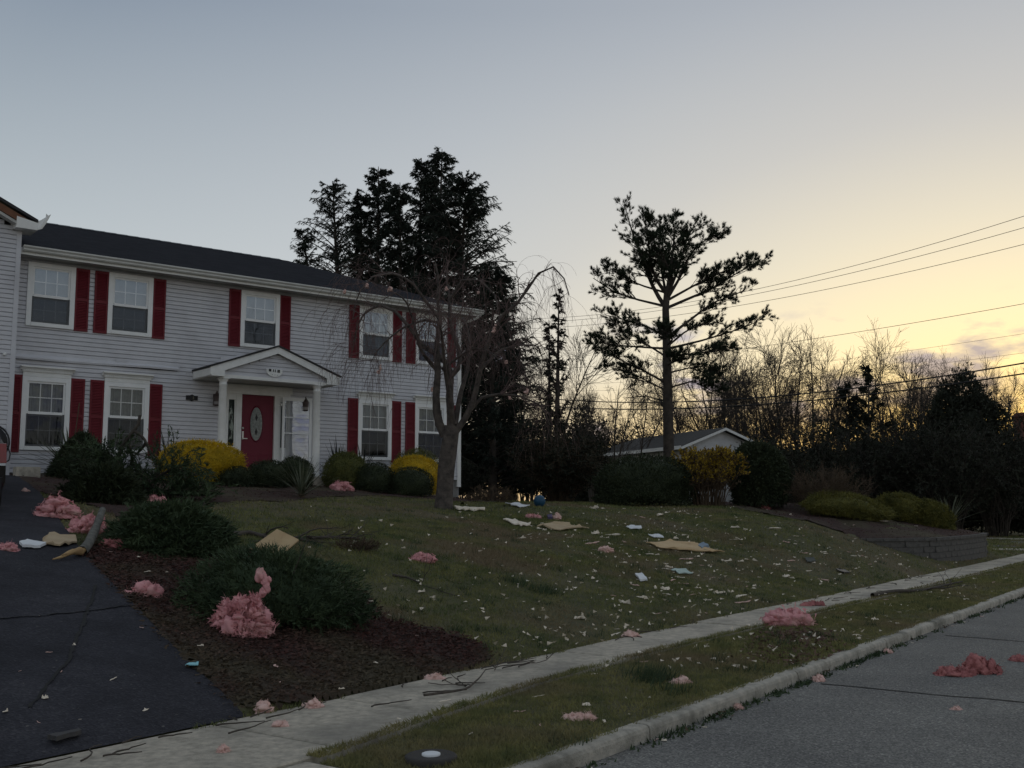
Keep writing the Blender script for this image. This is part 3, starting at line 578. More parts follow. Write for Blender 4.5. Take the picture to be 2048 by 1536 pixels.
front = MB().box(X0, X1, 0.04, 0.06, 1.6, 2.5).build('front_wall', M['foundation'], house)
z = 2.5
while z < 7.26:
    ivs = [(X0, X1)]
    for (a, b, c, d) in OPEN:
        if c < z + 0.09 and d > z + 0.01:
            nv = []
            for (p, q) in ivs:
                if b <= p or a >= q: nv.append((p, q)); continue
                if a > p: nv.append((p, a))
                if b < q: nv.append((b, q))
            ivs = nv
    loose = 4.93 < z < 5.02
    for (p, q) in ivs:
        if loose: p = max(p, 9.33)
        cutx = [p, q]
        if q - p > 3.0: cutx.insert(1, p + (q - p) * rnd.uniform(.3, .7))
        for p_, q_ in zip(cutx[:-1], cutx[1:]):
            if q_ - p_ > 0.02: mb = MB(); course(mb, p_ + (.002 if p_ > p else 0), q_ - (.002 if q_ < q else 0), rnd.uniform(-.002, .002), z); mb.build('siding_course', M['siding'], front)
    if loose:      # board torn loose at its lower edge
        n = 12; V = []; Fq = []
        for i in range(n):
            x = X0 + (9.33 - X0) * i / (n - 1); o_ = 0.075 + 0.03 * math.sin(i * 0.9); sag = -0.01 * math.sin(i * 0.5)
            V += [(x, -o_, z + sag - 0.01), (x, -o_ - 0.012, z + sag + 0.03), (x, -0.03, z + 0.105), (x, 0.0, z + 0.105), (x, -o_ + 0.01, z + sag)]
        for i in range(n - 1):
            for j in range(5):
                k = (j + 1) % 5; Fq.append((i * 5 + j, i * 5 + k, i * 5 + 5 + k, i * 5 + 5 + j))
        me = bpy.data.meshes.new('siding_course'); me.from_pydata(V, [], Fq); me.update(); me.materials.append(M['siding'])
        o = put('siding_course', me, front); o['label'] = 'siding board torn loose along its lower edge'
        MB().box(X0, 9.33, 0.0, 0.03, z - 0.01, z + 0.1).build('gap_backing', M['black'], front)  # black strip closing the gap behind the loose board
    z += 0.1
o = MB().box(7.85, 9.36, -0.045, -0.02, 5.045, 5.16).build('siding_patch', M['siding'], front)
# shell behind the facade so the rooms are closed and dark
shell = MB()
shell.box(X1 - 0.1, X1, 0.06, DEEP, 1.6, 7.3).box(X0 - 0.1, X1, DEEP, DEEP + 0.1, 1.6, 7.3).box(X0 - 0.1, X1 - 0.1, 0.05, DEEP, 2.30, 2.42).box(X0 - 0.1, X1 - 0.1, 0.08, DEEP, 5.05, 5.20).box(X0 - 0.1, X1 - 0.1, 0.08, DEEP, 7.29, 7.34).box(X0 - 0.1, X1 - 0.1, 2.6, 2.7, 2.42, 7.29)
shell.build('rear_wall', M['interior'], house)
side_mb = MB().box(X1 + 0.002, X1 + 0.03, 0.07, DEEP, 1.6, 7.3).build('side_wall', M['siding'], house)
MB().box(X1 - 0.09, X1 + 0.035, -0.045, 0.06, 2.3, 7.28).build('corner_board', M['trim'], house)

def window(x0, x1, z0, z1, zm, head, drop=0.0, slats=None):
    slats = (not head) if slats is None else slats
    w = put('window', MB().box(x0, x0 + .105, -.06, .03, z0, z1).box(x1 - .105, x1, -.06, .03, z0, z1).box(x0 + .105, x1 - .105, -.058, .03, z1 - .10, z1).box(x0 + .105, x1 - .105, -.075, .03, z0, z0 + .085).mesh('window', M['vinyl']), house)
    a, b, c, d = x0 + .105, x1 - .105, z0 + .085, z1 - .10
    MB().box(a - .02, a, .031, .16, c, d).box(b, b + .02, .031, .16, c, d).box(a, b, .031, .16, d, d + .02).box(a, b, .031, .16, c - .02, c).build('reveal', M['trim'], w)
    for (lo, hi, y, nm) in ((zm, d, -.030, 'upper_sash'), (c, zm, .005, 'lower_sash')):
        t = .045; s = MB().box(a, a + t, y, y + .03, lo, hi).box(b - t, b, y, y + .03, lo, hi).box(a + t, b - t, y, y + .03, hi - t, hi).box(a + t, b - t, y - (.012 if lo == zm else 0), y + .03, lo - (.01 if lo == zm else 0), lo + .05)
        s.build(nm, M['vinyl'], w)
        pa, pb, pc, pd = a + t, b - t, lo + .05, hi - t; cw = (pb - pa) / 3; ch = (pd - pc) / 2; g = .010
        for i in (1, 2): MB().box(pa + cw * i - g, pa + cw * i + g, y + .008, y + .022, pc, pd).build('muntin', M['vinyl'], w)
        for i in range(3): MB().box(pa + cw * i + (g if i else 0), pa + cw * (i + 1) - (g if i < 2 else 0), y + .009, y + .021, pc + ch - g, pc + ch + g).build('muntin', M['vinyl'], w)
        for i in range(3):
            for j in range(2):
                e = .002; xa, xb, za, zb = pa + cw * i + e, pa + cw * (i + 1) - e, pc + ch * j + e, pc + ch * (j + 1) - e
                me = bpy.data.meshes.new('pane'); me.from_pydata([(xa, y + .004, za), (xb, y + .004, za), (xb, y + .004, zb), (xa, y + .004, zb)], [], [(0, 1, 2, 3)]); me.materials.append(M['lowglass' if head else 'glass']); put('pane', me, w)
    me = bpy.data.meshes.new('insect_screen'); me.from_pydata([(a, -.022, c), (b, -.022, c), (b, -.022, zm), (a, -.022, zm)], [], [(0, 1, 2, 3)]); me.materials.append(M['screen']); put('insect_screen', me, w)
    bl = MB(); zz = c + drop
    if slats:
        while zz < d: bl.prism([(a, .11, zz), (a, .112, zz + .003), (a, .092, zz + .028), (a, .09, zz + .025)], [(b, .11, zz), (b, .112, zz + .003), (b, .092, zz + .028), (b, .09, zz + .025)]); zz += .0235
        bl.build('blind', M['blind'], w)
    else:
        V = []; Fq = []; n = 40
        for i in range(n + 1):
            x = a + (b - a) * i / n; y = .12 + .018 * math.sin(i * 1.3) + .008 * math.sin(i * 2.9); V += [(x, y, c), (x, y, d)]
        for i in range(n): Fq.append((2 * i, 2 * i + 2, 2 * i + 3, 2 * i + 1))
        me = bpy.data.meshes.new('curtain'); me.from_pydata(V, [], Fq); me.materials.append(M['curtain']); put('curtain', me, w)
    if head:
        cap_ = MB().box(x0, x1, -.062, .02, z1 + .002, z1 + .10).box(x0 - .02, x1 + .02, -.085, .02, z1 + .10, z1 + .135)
        pr = [(.02, z1 + .135), (-.09, z1 + .135), (-.115, z1 + .17), (-.15, z1 + .195), (-.15, z1 + .225), (.02, z1 + .225)]
        cap_.prism([(x0 - .06, p, q) for p, q in pr], [(x1 + .06, p, q) for p, q in pr]); xx = x0
        while xx < x1 - .02: cap_.box(xx, xx + .022, -.098, -.06, z1 + .115, z1 + .145); xx += .045
        cap_.build('head_cornice', M['trim'], w)
    return w
for (a, b), dr in zip(UP, (0.0, 0.12, 0.45, 0.0, 0.62)): window(a, b, UZ[0], UZ[1], 6.42, False, dr)
for (a, b), dr, sl_ in zip(LO, (0, .0, .35, 0), (False, False, True, False)): window(a, b, LZ[0], LZ[1], 3.80, True, dr, sl_)
def shutter_mesh(h):
    mb = MB(); wd_ = .305; mb.box(0, .04, -.055, -.02, 0, h).box(wd_ - .04, wd_, -.055, -.02, 0, h).box(.04, wd_ - .04, -.055, -.02, 0, .06).box(.04, wd_ - .04, -.055, -.02, h - .06, h).box(.04, wd_ - .04, -.055, -.02, h * .5 - .03, h * .5 + .03).box(.03, wd_ - .03, -.03, -.021, .05, h - .05)
    zz = .07
    while zz < h - .08:
        if abs(zz - h * .5) > .05: mb.prism([(.04, -.033, zz + .028), (.04, -.052, zz), (.04, -.047, zz - .002), (.04, -.029, zz + .026)], [(wd_ - .04, -.033, zz + .028), (wd_ - .04, -.052, zz), (wd_ - .04, -.047, zz - .002), (wd_ - .04, -.029, zz + .026)])
        zz += .036
    return mb.mesh('shutter', M['shutter'])
su, sl = shutter_mesh(UZ[1] - UZ[0] + .01), shutter_mesh(4.64 - 2.94)
for k, (a, b) in enumerate(UP):
    if k: put('shutter', su, house, (a - .305 - .005, 0, UZ[0] - .02))
    put('shutter', su, house, (b + .005, 0, UZ[0] - .02))
for a, b in LO:
    put('shutter', sl, house, (a - .31, 0, 2.94)); put('shutter', sl, house, (b + .005, 0, 2.94))
# roof
EZ, RZ, OV = 7.42, 9.08, 0.45; YM = DEEP / 2
def slope(name, quads, parent, material=None):
    me = bpy.data.meshes.new(name); V = []; F_ = []; uv = []
    for q in quads:
        b = len(V); V += q; F_.append(tuple(range(b, b + len(q))))
        o_ = Vector(q[0]); ex = (Vector(q[1]) - o_).normalized(); nn = ex.cross(Vector(q[2]) - o_).normalized(); ey = nn.cross(ex)
        uv += [((Vector(p) - o_).dot(ex), (Vector(p) - o_).dot(ey)) for p in q]
    me.from_pydata(V, [], F_); l = me.uv_layers.new(name='UVMap')
    for i, c in enumerate(uv): l.data[i].uv = c
    me.update(); me.materials.append(material or M['roof']); return put(name, me, parent)
xl, xr = 5.3, X1 + OV; yb = DEEP + OV; hx = xr - (YM + OV)
roof = slope('roof', [[(xl, -OV, EZ), (xr, -OV, EZ), (hx, YM, RZ), (xl, YM, RZ)], [(xr, -OV, EZ), (xr, yb, EZ), (hx, YM, RZ)], [(xr, yb, EZ), (xl, yb, EZ), (xl, YM, RZ), (hx, YM, RZ)]], house)
MB().box(xl, xr, -OV - .01, -OV + .015, EZ - .03, EZ + .012).build('drip_edge', M['black'], roof)
rc = MB(); 
for i in range(28):
    x = xl + .3 * i
    if x < hx - .1: rc.prism([(x, YM - .14, RZ - .045), (x, YM, RZ + .012), (x, YM + .14, RZ - .045)], [(x + .31, YM - .14, RZ - .04), (x + .31, YM, RZ + .02), (x + .31, YM + .14, RZ - .04)])
rc.build('ridge_cap', M['black'], roof)
MB().box(X0, xr - .02, -OV + .02, -.0, EZ - .16, EZ - .13).build('soffit', M['soffit'], house)
MB().box(X0, xr, -OV, -OV + .02, EZ - .18, EZ - .02).box(xr - .02, xr, -OV + .02, yb, EZ - .18, EZ - .02).build('fascia', M['trim'], house)
gp = [(-OV - .001, 7.30), (-OV - .06, 7.30), (-OV - .085, 7.33), (-OV - .085, 7.36), (-OV - .12, 7.395), (-OV - .12, 7.425), (-OV - .105, 7.425), (-OV - .10, 7.40), (-OV - .07, 7.37), (-OV - .06, 7.315), (-OV - .012, 7.315), (-OV - .012, 7.42), (-OV - .001, 7.42)]
gut = MB(); gut.prism([(5.62, a, b) for a, b in gp], [(xr + .05, a, b) for a, b in gp]); gut = gut.build('gutter', M['gutter'], house)
Vt, Ft = tubes(np.array([fit([(xr - .05, -OV - .06, 7.30), (xr - .05, -OV - .05, 7.22), (X1 + .08, 0.05, 7.05), (X1 + .08, .12, 6.9), (X1 + .08, .12, 2.6)], 24)]), np.full((1, 24), .04), 8)
put('downspout', mesh_np('downspout', Vt, Ft, M['trim'], True), house)

# wing with the torn-off gable edge
WX0, WY = -1.6, -0.6; WC = (WX0 + X0) / 2
wing = MB().box(WX0, X0, WY + .04, WY + .08, 2.1, 2.5).box(X0 - .06, X0 - .02, WY + .08, 0.0, 2.1, 7.9).build('wing_wall', M['siding'], house)
def wingroof(x): return 7.72 + 0.5 * (X0 - abs(x - WC) - WC)
z = 2.5
while z < 9.4:
    if z + .1 < 7.75: xa, xb = WX0, X0 - .1
    else:
        half = (X0 - WC) - (z + .1 - 7.72) / .5; xa, xb = WC - half, WC + half
    if xb - xa > .2: mb = MB(); course(mb, xa, xb - (.0 if z + .1 > 7.75 else 0), WY, z); mb.build('siding_course', M['siding'], wing)
    z += .1
MB().box(X0 - .10, X0, WY - .035, WY + .06, 2.3, 7.72).build('corner_board', M['siding'], house)
wr = MB()
for sgn in (-1, 1):
    e_ = WC + sgn * (X0 - WC + .25); A = [(WC, 9.62 + .02), (e_, 7.87), (e_, 7.93), (WC, 9.74)]
    wr.prism([(x, WY - .32, zz) for x, zz in A], [(x, 6.0, zz) for x, zz in A])
wroof = wr.build('wing_roof', M['black'], house)
rk = MB(); A = [(WC, 9.50), (X0 + .02, 7.76), (X0 + .06, 7.90), (WC, 9.66)]
rk.prism([(x, WY - .30, zz) for x, zz in A], [(x, WY - .27, zz) for x, zz in A]); o = rk.build('rake_board', M['brownboard'], wroof); o['label'] = 'bare brown rake board with its trim torn off'
MB().prism([(x, WY - .29, zz) for x, zz in [(WC, 9.42), (X0 - .02, 7.70), (X0 - .02, 7.76), (WC, 9.50)]], [(x, WY - .1, zz) for x, zz in [(WC, 9.42), (X0 - .02, 7.70), (X0 - .02, 7.76), (WC, 9.50)]]).build('gable_soffit', M['soffit'], wroof)
MB().box(5.36, 5.80, WY - .31, WY + .3, 7.70, 7.725).prism([(5.37, WY - .31, 7.725), (5.79, WY - .31, 7.725), (5.79, WY - .31, 7.86), (5.37, WY - .31, 7.945)], [(5.37, WY + .2, 7.725), (5.79, WY + .2, 7.725), (5.79, WY + .2, 7.86), (5.37, WY + .2, 7.945)]).build('eave_return', M['trim'], wroof)
fl_ = [(5.79, -.92, 7.70), (5.88, -.93, 7.74), (5.95, -.95, 7.86), (6.04, -.97, 8.08), (5.985, -.96, 8.045), (5.95, -.93, 8.09), (5.945, -.92, 8.01), (5.86, -.90, 7.94), (5.79, -.90, 7.90)]
MB().prism(fl_, [(x + .004, y + .012 + .03 * (zz - 7.7), zz) for x, y, zz in fl_]).build('torn_flashing', M['trim'], wroof)
MB().lathe([(.03, 0), (.034, -.05), (.02, -.06)], 12, (5.33, WY - .02, 4.98), 'y').build('floodlight', M['trim'], house)

# porch
porch = MB().box(9.85, 12.95, -1.25, -.03, 2.05, 2.47).build('porch', M['concrete'], house)
PC, PW, PZ0, PZ1, PY = 11.42, 1.72, 5.02, 5.65, -1.1
for sgn in (-1, 1):
    A = [(PC, PZ1), (PC + sgn * (PW + .03), PZ0), (PC + sgn * (PW + .03), PZ0 + .035), (PC, PZ1 + .04)]
    MB().prism([(x, PY - .03, zz) for x, zz in A], [(x, -.03, zz) for x, zz in A]).build('porch_roof', M['black'], porch)
    A = [(PC, PZ1 - .002), (PC + sgn * PW, PZ0 - .002), (PC + sgn * PW, PZ0 - .17), (PC + sgn * (PW - .04), PZ0 - .175), (PC, PZ1 - .165)]
    MB().prism([(x, PY, zz) for x, zz in A], [(x, PY + .03, zz) for x, zz in A]).build('rake_board', M['trim'], porch)
    xe = PC + sgn * PW; xi = PC + sgn * (PW - .36)
    MB().box(min(xe, xe - sgn * .03), max(xe, xe - sgn * .03), PY + .031, -.03, PZ0 - .19, PZ0 - .01).build('eave_fascia', M['trim'], porch)
    a, b = sorted((xi, xe - sgn * .031)); MB().box(a, b, PY + .004, -.05, PZ0 - .20, PZ0 - .165).box(a, b, PY + .004, PY + .034, PZ0 - .164, PZ0 - .01 - .0).build('cornice_return', M['trim'], porch)
z = 4.88
while z < 5.45:
    half = (PZ1 - .12 - z - .1) / (PZ1 - PZ0) * PW
    half = min(half, PW - .34)
    if half > .08: mb = MB(); course(mb, PC - half, PC + half, -.97, z, lip=.02); mb.build('gable_board', M['siding'], porch)
    z += .098
MB().box(PC - PW + .30, PC + PW - .30, -.96, -.93, 4.86, 5.3).prism([(PC - 1.3, -.955, 5.3), (PC + 1.3, -.955, 5.3), (PC, -.955, 5.56)], [(PC - 1.3, -.94, 5.3), (PC + 1.3, -.94, 5.3), (PC, -.94, 5.56)]).build('gable_backing', M['siding'], porch)
MB().box(PC - PW + .33, PC + PW - .33, -1.02, -.80, 4.80, 4.878).build('beam', M['trim'], porch)
MB().box(PC - PW + .04, PC + PW - .04, -.79, -.03, 4.81, 4.84).build('porch_ceiling', M['soffit'], porch)
for cx in (10.105, 12.595):
    MB().lathe([(.115, 2.47), (.115, 2.55), (.10, 2.57), (.098, 2.6), (.098, 3.3), (.088, 4.62), (.10, 4.635), (.10, 4.655), (.088, 4.67), (.09, 4.72), (.118, 4.755), (.118, 4.775)], 24, (cx, -.9, 0)).box(cx - .125, cx + .125, -1.025, -.775, 4.775, 4.80).build('column', M['trim'], porch, True)
# number board in the gable: half-oval with dark characters
so = [(PC - .05 + .21 * math.cos(a), 5.06 + (-.15 if True else 0) * math.sin(a)) for a in np.linspace(0, math.pi, 18)] + [(PC - .05 - .21, 5.10), (PC - .05 + .21, 5.10)]
so = [(PC - .05 + .21, 5.10)] + so[:18] + [(PC - .05 - .21, 5.10)]
sign = MB().prism([(x, -1.02, zz) for x, zz in so], [(x, -.985, zz) for x, zz in so]).build('number_board', M['trim'], porch)
def glyph(xc, strokes):
    g_ = MB()
    for (xa, xb, za, zb) in strokes: g_.box(xc + xa, xc + xb, -1.028, -1.0205, 5.035 + za, 5.035 + zb)
    put('numeral', g_.mesh('numeral', M['black']), porch)
glyph(PC - .175, [(-.03, .03, 0, .062)]); glyph(PC - .085, [(-.009, .009, -.005, .06)]); glyph(PC - .035, [(-.009, .009, -.008, .058)]); glyph(PC + .055, [(-.032, -.003, -.01, .025), (.003, .032, -.01, .025), (-.032, -.003, .03, .058), (.003, .032, .03, .058)])
for xc in (-.12, -.05, .02): MB().box(PC + xc, PC + xc + .012, -1.027, -1.0205, 4.955, 4.967).build('dot', M['black'], porch)
# entrance
MB().box(10.55, 10.615, -.045, .05, 2.47, 4.62).box(10.83, 10.98, -.04, .05, 2.47, 4.55).box(11.87, 12.02, -.04, .05, 2.47, 4.55).box(12.235, 12.30, -.045, .05, 2.47, 4.62).box(10.615, 12.235, -.043, .05, 4.552, 4.62).box(10.616, 10.829, -.03, .05, 2.5, 3.24).box(12.021, 12.234, -.03, .05, 2.5, 3.24).box(10.616, 10.829, -.03, .05, 4.40, 4.551).box(12.021, 12.234, -.03, .05, 4.40, 4.551).build('door_frame', M['trim'], house)
MB().box(10.5, 12.35, -.05, -.002, 4.621, 4.79).build('frieze_board', M['trim'], house)
for (a, b) in ((10.616, 10.829), (12.021, 12.234)):
    s = MB().box(a, a + .03, -.015, .03, 3.242, 4.398).box(b - .03, b, -.015, .03, 3.242, 4.398).build('sidelight', M['trim'], house)
    for j in range(3):
        za = 3.25 + j * .382; me = bpy.data.meshes.new('pane'); me.from_pydata([(a + .03, .005, za), (b - .03, .005, za), (b - .03, .005, za + .376), (a + .03, .005, za + .376)], [], [(0, 1, 2, 3)]); me.materials.append(M['doorglass']); put('pane', me, s)
    MB().box(a - .02, b + .02, .07, .08, 3.2, 4.42).build('backing_panel', M['curtain'], s)  # grey backing board added so the sidelight glass looks less dark
    for zc in (3.55, 3.95): MB().prism([(a + .1, .0, zc - .09), (a + .125, .0, zc), (a + .1, .0, zc + .09), (a + .075, .0, zc)], [(a + .1, .004, zc - .09), (a + .125, .004, zc), (a + .1, .004, zc + .09), (a + .075, .004, zc)]).build('lead_motif', M['black'], s)
door = MB().box(10.985, 11.865, .02, .065, 2.49, 4.545).build('door', M['door'], house)
def raised(x0, x1, z0, z1):
    d_ = .02; return MB().prism([(x0, .019, z0), (x1, .019, z0), (x1, .019, z1), (x0, .019, z1)], [(x0 + d_, .004, z0 + d_), (x1 - d_, .004, z0 + d_), (x1 - d_, .004, z1 - d_), (x0 + d_, .004, z1 - d_)])
for (a, b) in ((11.08, 11.39), (11.46, 11.77)): raised(a, b, 2.62, 3.05).build('panel', M['door'], door)
ring = MB(); n = 40; cx, cz = 11.40, 3.82
for i in range(n):
    t0, t1 = 2 * math.pi * i / n, 2 * math.pi * (i + 1) / n; P_ = lambda t, r, y: (cx + math.cos(t) * (.16 * r), y, cz + math.sin(t) * (.42 * (1 + (r - 1) * .45)))
    ring.prism([P_(t0, 1.0, .019), P_(t0, 1.22, .019), P_(t0, 1.12, .0)], [P_(t1, 1.0, .019), P_(t1, 1.22, .019), P_(t1, 1.12, .0)])
ring.build('oval_frame', M['door'], door)
ov = [(cx + .16 * math.cos(t), cz + .42 * math.sin(t)) for t in np.linspace(0, 2 * math.pi, 40)[:-1]]
MB().prism([(x, .012, zz) for x, zz in ov], [(x, .019, zz) for x, zz in ov]).build('oval_glass', mat('oval_leaded_glass', (0.17, 0.20, 0.19), (0.08, 0.10, 0.10), 0.15, 22, spec=0.6), door)
for (zc, h) in ((3.98, .09), (3.62, .10)): MB().prism([(cx, .008, zc - h), (cx + .035, .008, zc), (cx, .008, zc + h), (cx - .035, .008, zc)], [(cx, .0115, zc - h), (cx + .035, .0115, zc), (cx, .0115, zc + h), (cx - .035, .0115, zc)]).build('lead_motif', M['black'], door)
MB().box(11.02, 11.06, -.005, .019, 3.42, 3.62).box(11.025, 11.15, -.035, -.006, 3.43, 3.452).build('handle', M['steel'], door)
MB().lathe([(.028, .019), (.028, 0), (.018, -.012)], 12, (11.04, 0, 3.70), 'y').build('deadbolt', M['steel'], door)
# storm door folded back against the wall
sd = MB().box(12.03, 12.09, -.16, -.13, 2.52, 4.53).box(12.79, 12.86, -.16, -.13, 2.52, 4.53).box(12.09, 12.79, -.16, -.13, 4.44, 4.53).box(12.09, 12.79, -.16, -.13, 2.52, 2.72).box(12.09, 12.79, -.155, -.135, 4.005, 4.03).box(12.09, 12.79, -.155, -.135, 3.60, 3.625).build('storm_door', M['vinyl'], house)
for (za, zb) in ((2.721, 3.599), (3.626, 4.004), (4.031, 4.439)):
    me = bpy.data.meshes.new('pane'); me.from_pydata([(12.09, -.145, za), (12.79, -.145, za), (12.79, -.145, zb), (12.09, -.145, zb)], [], [(0, 1, 2, 3)]); me.materials.append(M['glass']); put('pane', me, sd)
MB().box(12.0, 12.029, -.14, -.04, 2.6, 2.66).box(12.0, 12.029, -.14, -.04, 4.3, 4.36).build('hinge', M['steel'], sd)
for lx in (10.28, 12.68):
    ln_ = MB().box(lx - .05, lx + .05, -.055, -.024, 4.22, 4.50).lathe([(.045, 4.20), (.075, 4.22), (.09, 4.42), (.095, 4.43), (.03, 4.52), (.012, 4.57)], 8, (lx, -.14, 0)).build('wall_lantern', M['bronze'], house)
    MB().box(lx - .015, lx + .015, -.139, -.056, 4.46, 4.48).build('bracket', M['bronze'], ln_)
    MB().lathe([(.078, 4.235), (.086, 4.40)], 8, (lx, -.14, 0)).build('lantern_glass', mat('lantern_glass', (0.3, 0.28, 0.27), None, 0.3, 9), ln_)
pq = [(-.145, -.055), (-.06, -.055), (0, -.085), (.06, -.055), (.145, -.055), (.145, .055), (.06, .055), (0, .085), (-.06, .055), (-.145, .055)]
nb = MB().prism([(9.69 + a, -.05, 4.37 + b) for a, b in pq], [(9.69 + a, -.025, 4.37 + b) for a, b in pq]).build('wall_plaque', M['black'], house)
MB().box(9.71, 9.735, -.056, -.051, 4.335, 4.405).build('numeral', mat('tarnished_brass', (0.16, 0.15, 0.11), None, 0.4, 9), nb)
# black hose on its reel by the wing corner
reel = thing('hose_reel', 'coiled black garden hose on a wall reel beside the corner', 'hose reel', tuple(np.append(HO + HX * 5.14 + HN * (WY - .16), 2.98)), HANG)
tt = np.linspace(0, 2 * math.pi, 29); P_ = []
for k in range(9):
    r_ = .33 - .012 * (k % 5) + .004 * k; P_.append(np.stack([r_ * np.cos(tt) , np.full(29, .09 - .02 * k), .12 + r_ * np.sin(tt) * (1.0 + .03 * (k % 3))], 1))
V, F = tubes(np.array(P_), np.full((9, 29), .012), 6); put('hose', mesh_np('hose', V, F, M['black'], True), reel)
V, F = tubes(np.array([fit([(.30, -.07, .05), (.36, -.08, -.12), (.34, -.07, -.26), (.26, -.07, -.30), (.24, -.06, -.05)], 20)]), np.full((1, 20), .012), 6); put('loose_loop', mesh_np('loose_loop', V, F, M['black'], True), reel)
MB().lathe([(.30, .10), (.30, .09), (.10, .085), (.10, -.07), (.30, -.08), (.30, -.09)], 24, (0, 0, .12), 'y').box(-.05, .05, .1, .17, -.1, .3).build('reel_drum', M['black'], reel, True)

# ------------------------------------------------------------------ vegetation
def ico(n=3):
    """unit sphere as verts, tris"""
    u = np.linspace(0, 2 * np.pi, 25)[:-1]; v = np.linspace(0.02, np.pi - 0.02, 14); U, Vv = np.meshgrid(u, v, indexing='ij')
    P = np.stack([np.cos(U) * np.sin(Vv), np.sin(U) * np.sin(Vv), np.cos(Vv)], -1).reshape(-1, 3); i = np.arange(P.shape[0]).reshape(U.shape); j = np.roll(i, -1, 0)
    return P, np.stack([i[:, :-1], i[:, 1:], j[:, 1:], j[:, :-1]], -1).reshape(-1, 4)
SPH = ico()
def bush_parts(t, rx, ry, h, material, n=6000, leaf=0.05, wid=0.02, lump=0.10, seed=0, spread=0.55, core=0.86, squash=0.55, stems=5, flat=0.0, stem_mat=None, up=0.25, tilt=None, cone=0.0):
    r = np.random.default_rng(100 + seed); zc = h * (1 - squash); rz = h * squash
    def shape(D):
        f = 1 + lump * vnoise(D[:, 0] * 3.1 + seed, D[:, 1] * 3.3, D[:, 2] * 3.2, seed) + lump * 0.5 * vnoise(D[:, 0] * 8 + seed, D[:, 1] * 8.3, D[:, 2] * 7.7, seed + 1)
        Z = np.where(D[:, 2] > 0, D[:, 2] * rz, D[:, 2] * zc * 0.98)
        side = np.where(D[:, 2] < 0, np.sqrt(np.clip(1 - 0.35 * D[:, 2] ** 2, 0, 1)) / np.maximum(np.sqrt(1 - np.clip(D[:, 2] ** 2, 0, .96)), .2), 1.0)
        side = np.minimum(side, 2.0)
        Q = np.stack([D[:, 0] * rx * f * side, D[:, 1] * ry * f * side, zc + Z * f], 1)
        if cone: Q[:, :2] *= (1 - cone * np.clip(Q[:, 2] / h, 0, 1) ** 1.3)[:, None]
        if tilt is not None: Q[:, 2] += (Q[:, 0] * tilt[0] + Q[:, 1] * tilt[1])
        return Q
    D = nrmz(r.normal(size=(n, 3))); D = D[D[:, 2] > -0.93]; k = 0.84 + 0.18 * r.random(len(D)) ** 0.6 + 0.10 * (r.random(len(D)) < .06)
    P = shape(D) * 1.0; ctr = np.array([0, 0, zc]); P = ctr + (P - ctr) * k[:, None]
    V, F = leaves(P, nrmz(D + np.array([0, 0, up])), leaf, wid, spread, r)
    put('foliage', mesh_np('foliage', V, F, material), t)['kind'] = 'stuff'
    if core > 0:
        Vc = ctr + (shape(SPH[0]) - ctr) * core; put('added_core', mesh_np('added_core', Vc, SPH[1], material, True), t)  # solid core added inside the leaves to block light
    B = []
    for i in range(stems):
        a = 2 * math.pi * i / stems + seed; B.append(fit([(0.08 * math.cos(a), 0.08 * math.sin(a), -0.08), (rx * .3 * math.cos(a), ry * .3 * math.sin(a), h * .35), (rx * .55 * math.cos(a + .3), ry * .55 * math.sin(a + .3), h * .6)], 6))
    if stems:
        V, F = tubes(np.array(B), np.tile(np.linspace(.025, .01, 6), (stems, 1)), 5); put('stems', mesh_np('stems', V, F, stem_mat or M['bark']), t)
def bush(name, label, cat, px, py, wpx, hpx, material, Y=None, depth=0.9, group=None, off=None, **kw):
    if off is not None: c = hitf(px, off)
    elif Y is None: c = hit(px, py)
    else: c = at(px, py, Y); c[2] = float(gz(c[0], c[1]))
    m = mpp(c[1]); t = thing(name, label, cat, (c[0], c[1], c[2] - 0.03), 0, group)
    h = hpx * m if (Y is None and off is None) else (at(px, py - hpx, c[1])[2] - c[2])
    bush_parts(t, wpx * m / 2, wpx * m / 2 * depth, h + .03, material, **kw); return t
# clipped shrubs along the house
bush('golden_cypress', 'large clipped golden-yellow shrub left of the red door', 'shrub', 402, 985, 168, 104, M['golden'], n=20000, leaf=.055, wid=.016, seed=1, spread=.7, lump=.05, depth=.8, off=2.0)
bush('golden_cypress', 'smaller golden-yellow shrub tucked behind a dark round one by the bare tree', 'shrub', 828, 972, 104, 63, M['golden'], n=9000, leaf=.05, wid=.016, seed=2, spread=.7, lump=.05, off=1.9)
bush('boxwood', 'small dark round shrub at the foot of the large golden shrub', 'shrub', 468, 990, 76, 56, M['darkshrub'], n=6000, leaf=.035, wid=.018, seed=3, lump=.09, off=2.7)
bush('boxwood', 'low dark rounded shrub in front of the red door', 'shrub', 535, 982, 84, 60, M['darkshrub'], n=6000, leaf=.035, wid=.018, seed=4, lump=.09, off=2.4)
bush('boxwood', 'dark rounded shrub under the open storm door, behind a spiky plant', 'shrub', 590, 972, 76, 58, M['darkshrub'], n=6000, leaf=.035, wid=.018, seed=5, lump=.09, off=2.1)
bush('boxwood', 'green domed shrub right of the porch column', 'shrub', 692, 968, 90, 66, M['boxwood'], n=9000, leaf=.04, wid=.018, seed=6, lump=.09, off=1.7)
bush('boxwood', 'dark low shrub between the green dome and the smaller golden shrub', 'shrub', 748, 984, 76, 58, M['darkshrub'], n=6000, leaf=.035, wid=.018, seed=7, lump=.09, off=2.3)
bush('boxwood', 'dark clipped round shrub in front of the smaller golden shrub', 'shrub', 822, 992, 92, 56, M['darkshrub'], n=7000, leaf=.035, wid=.018, seed=8, lump=.09, off=2.7)
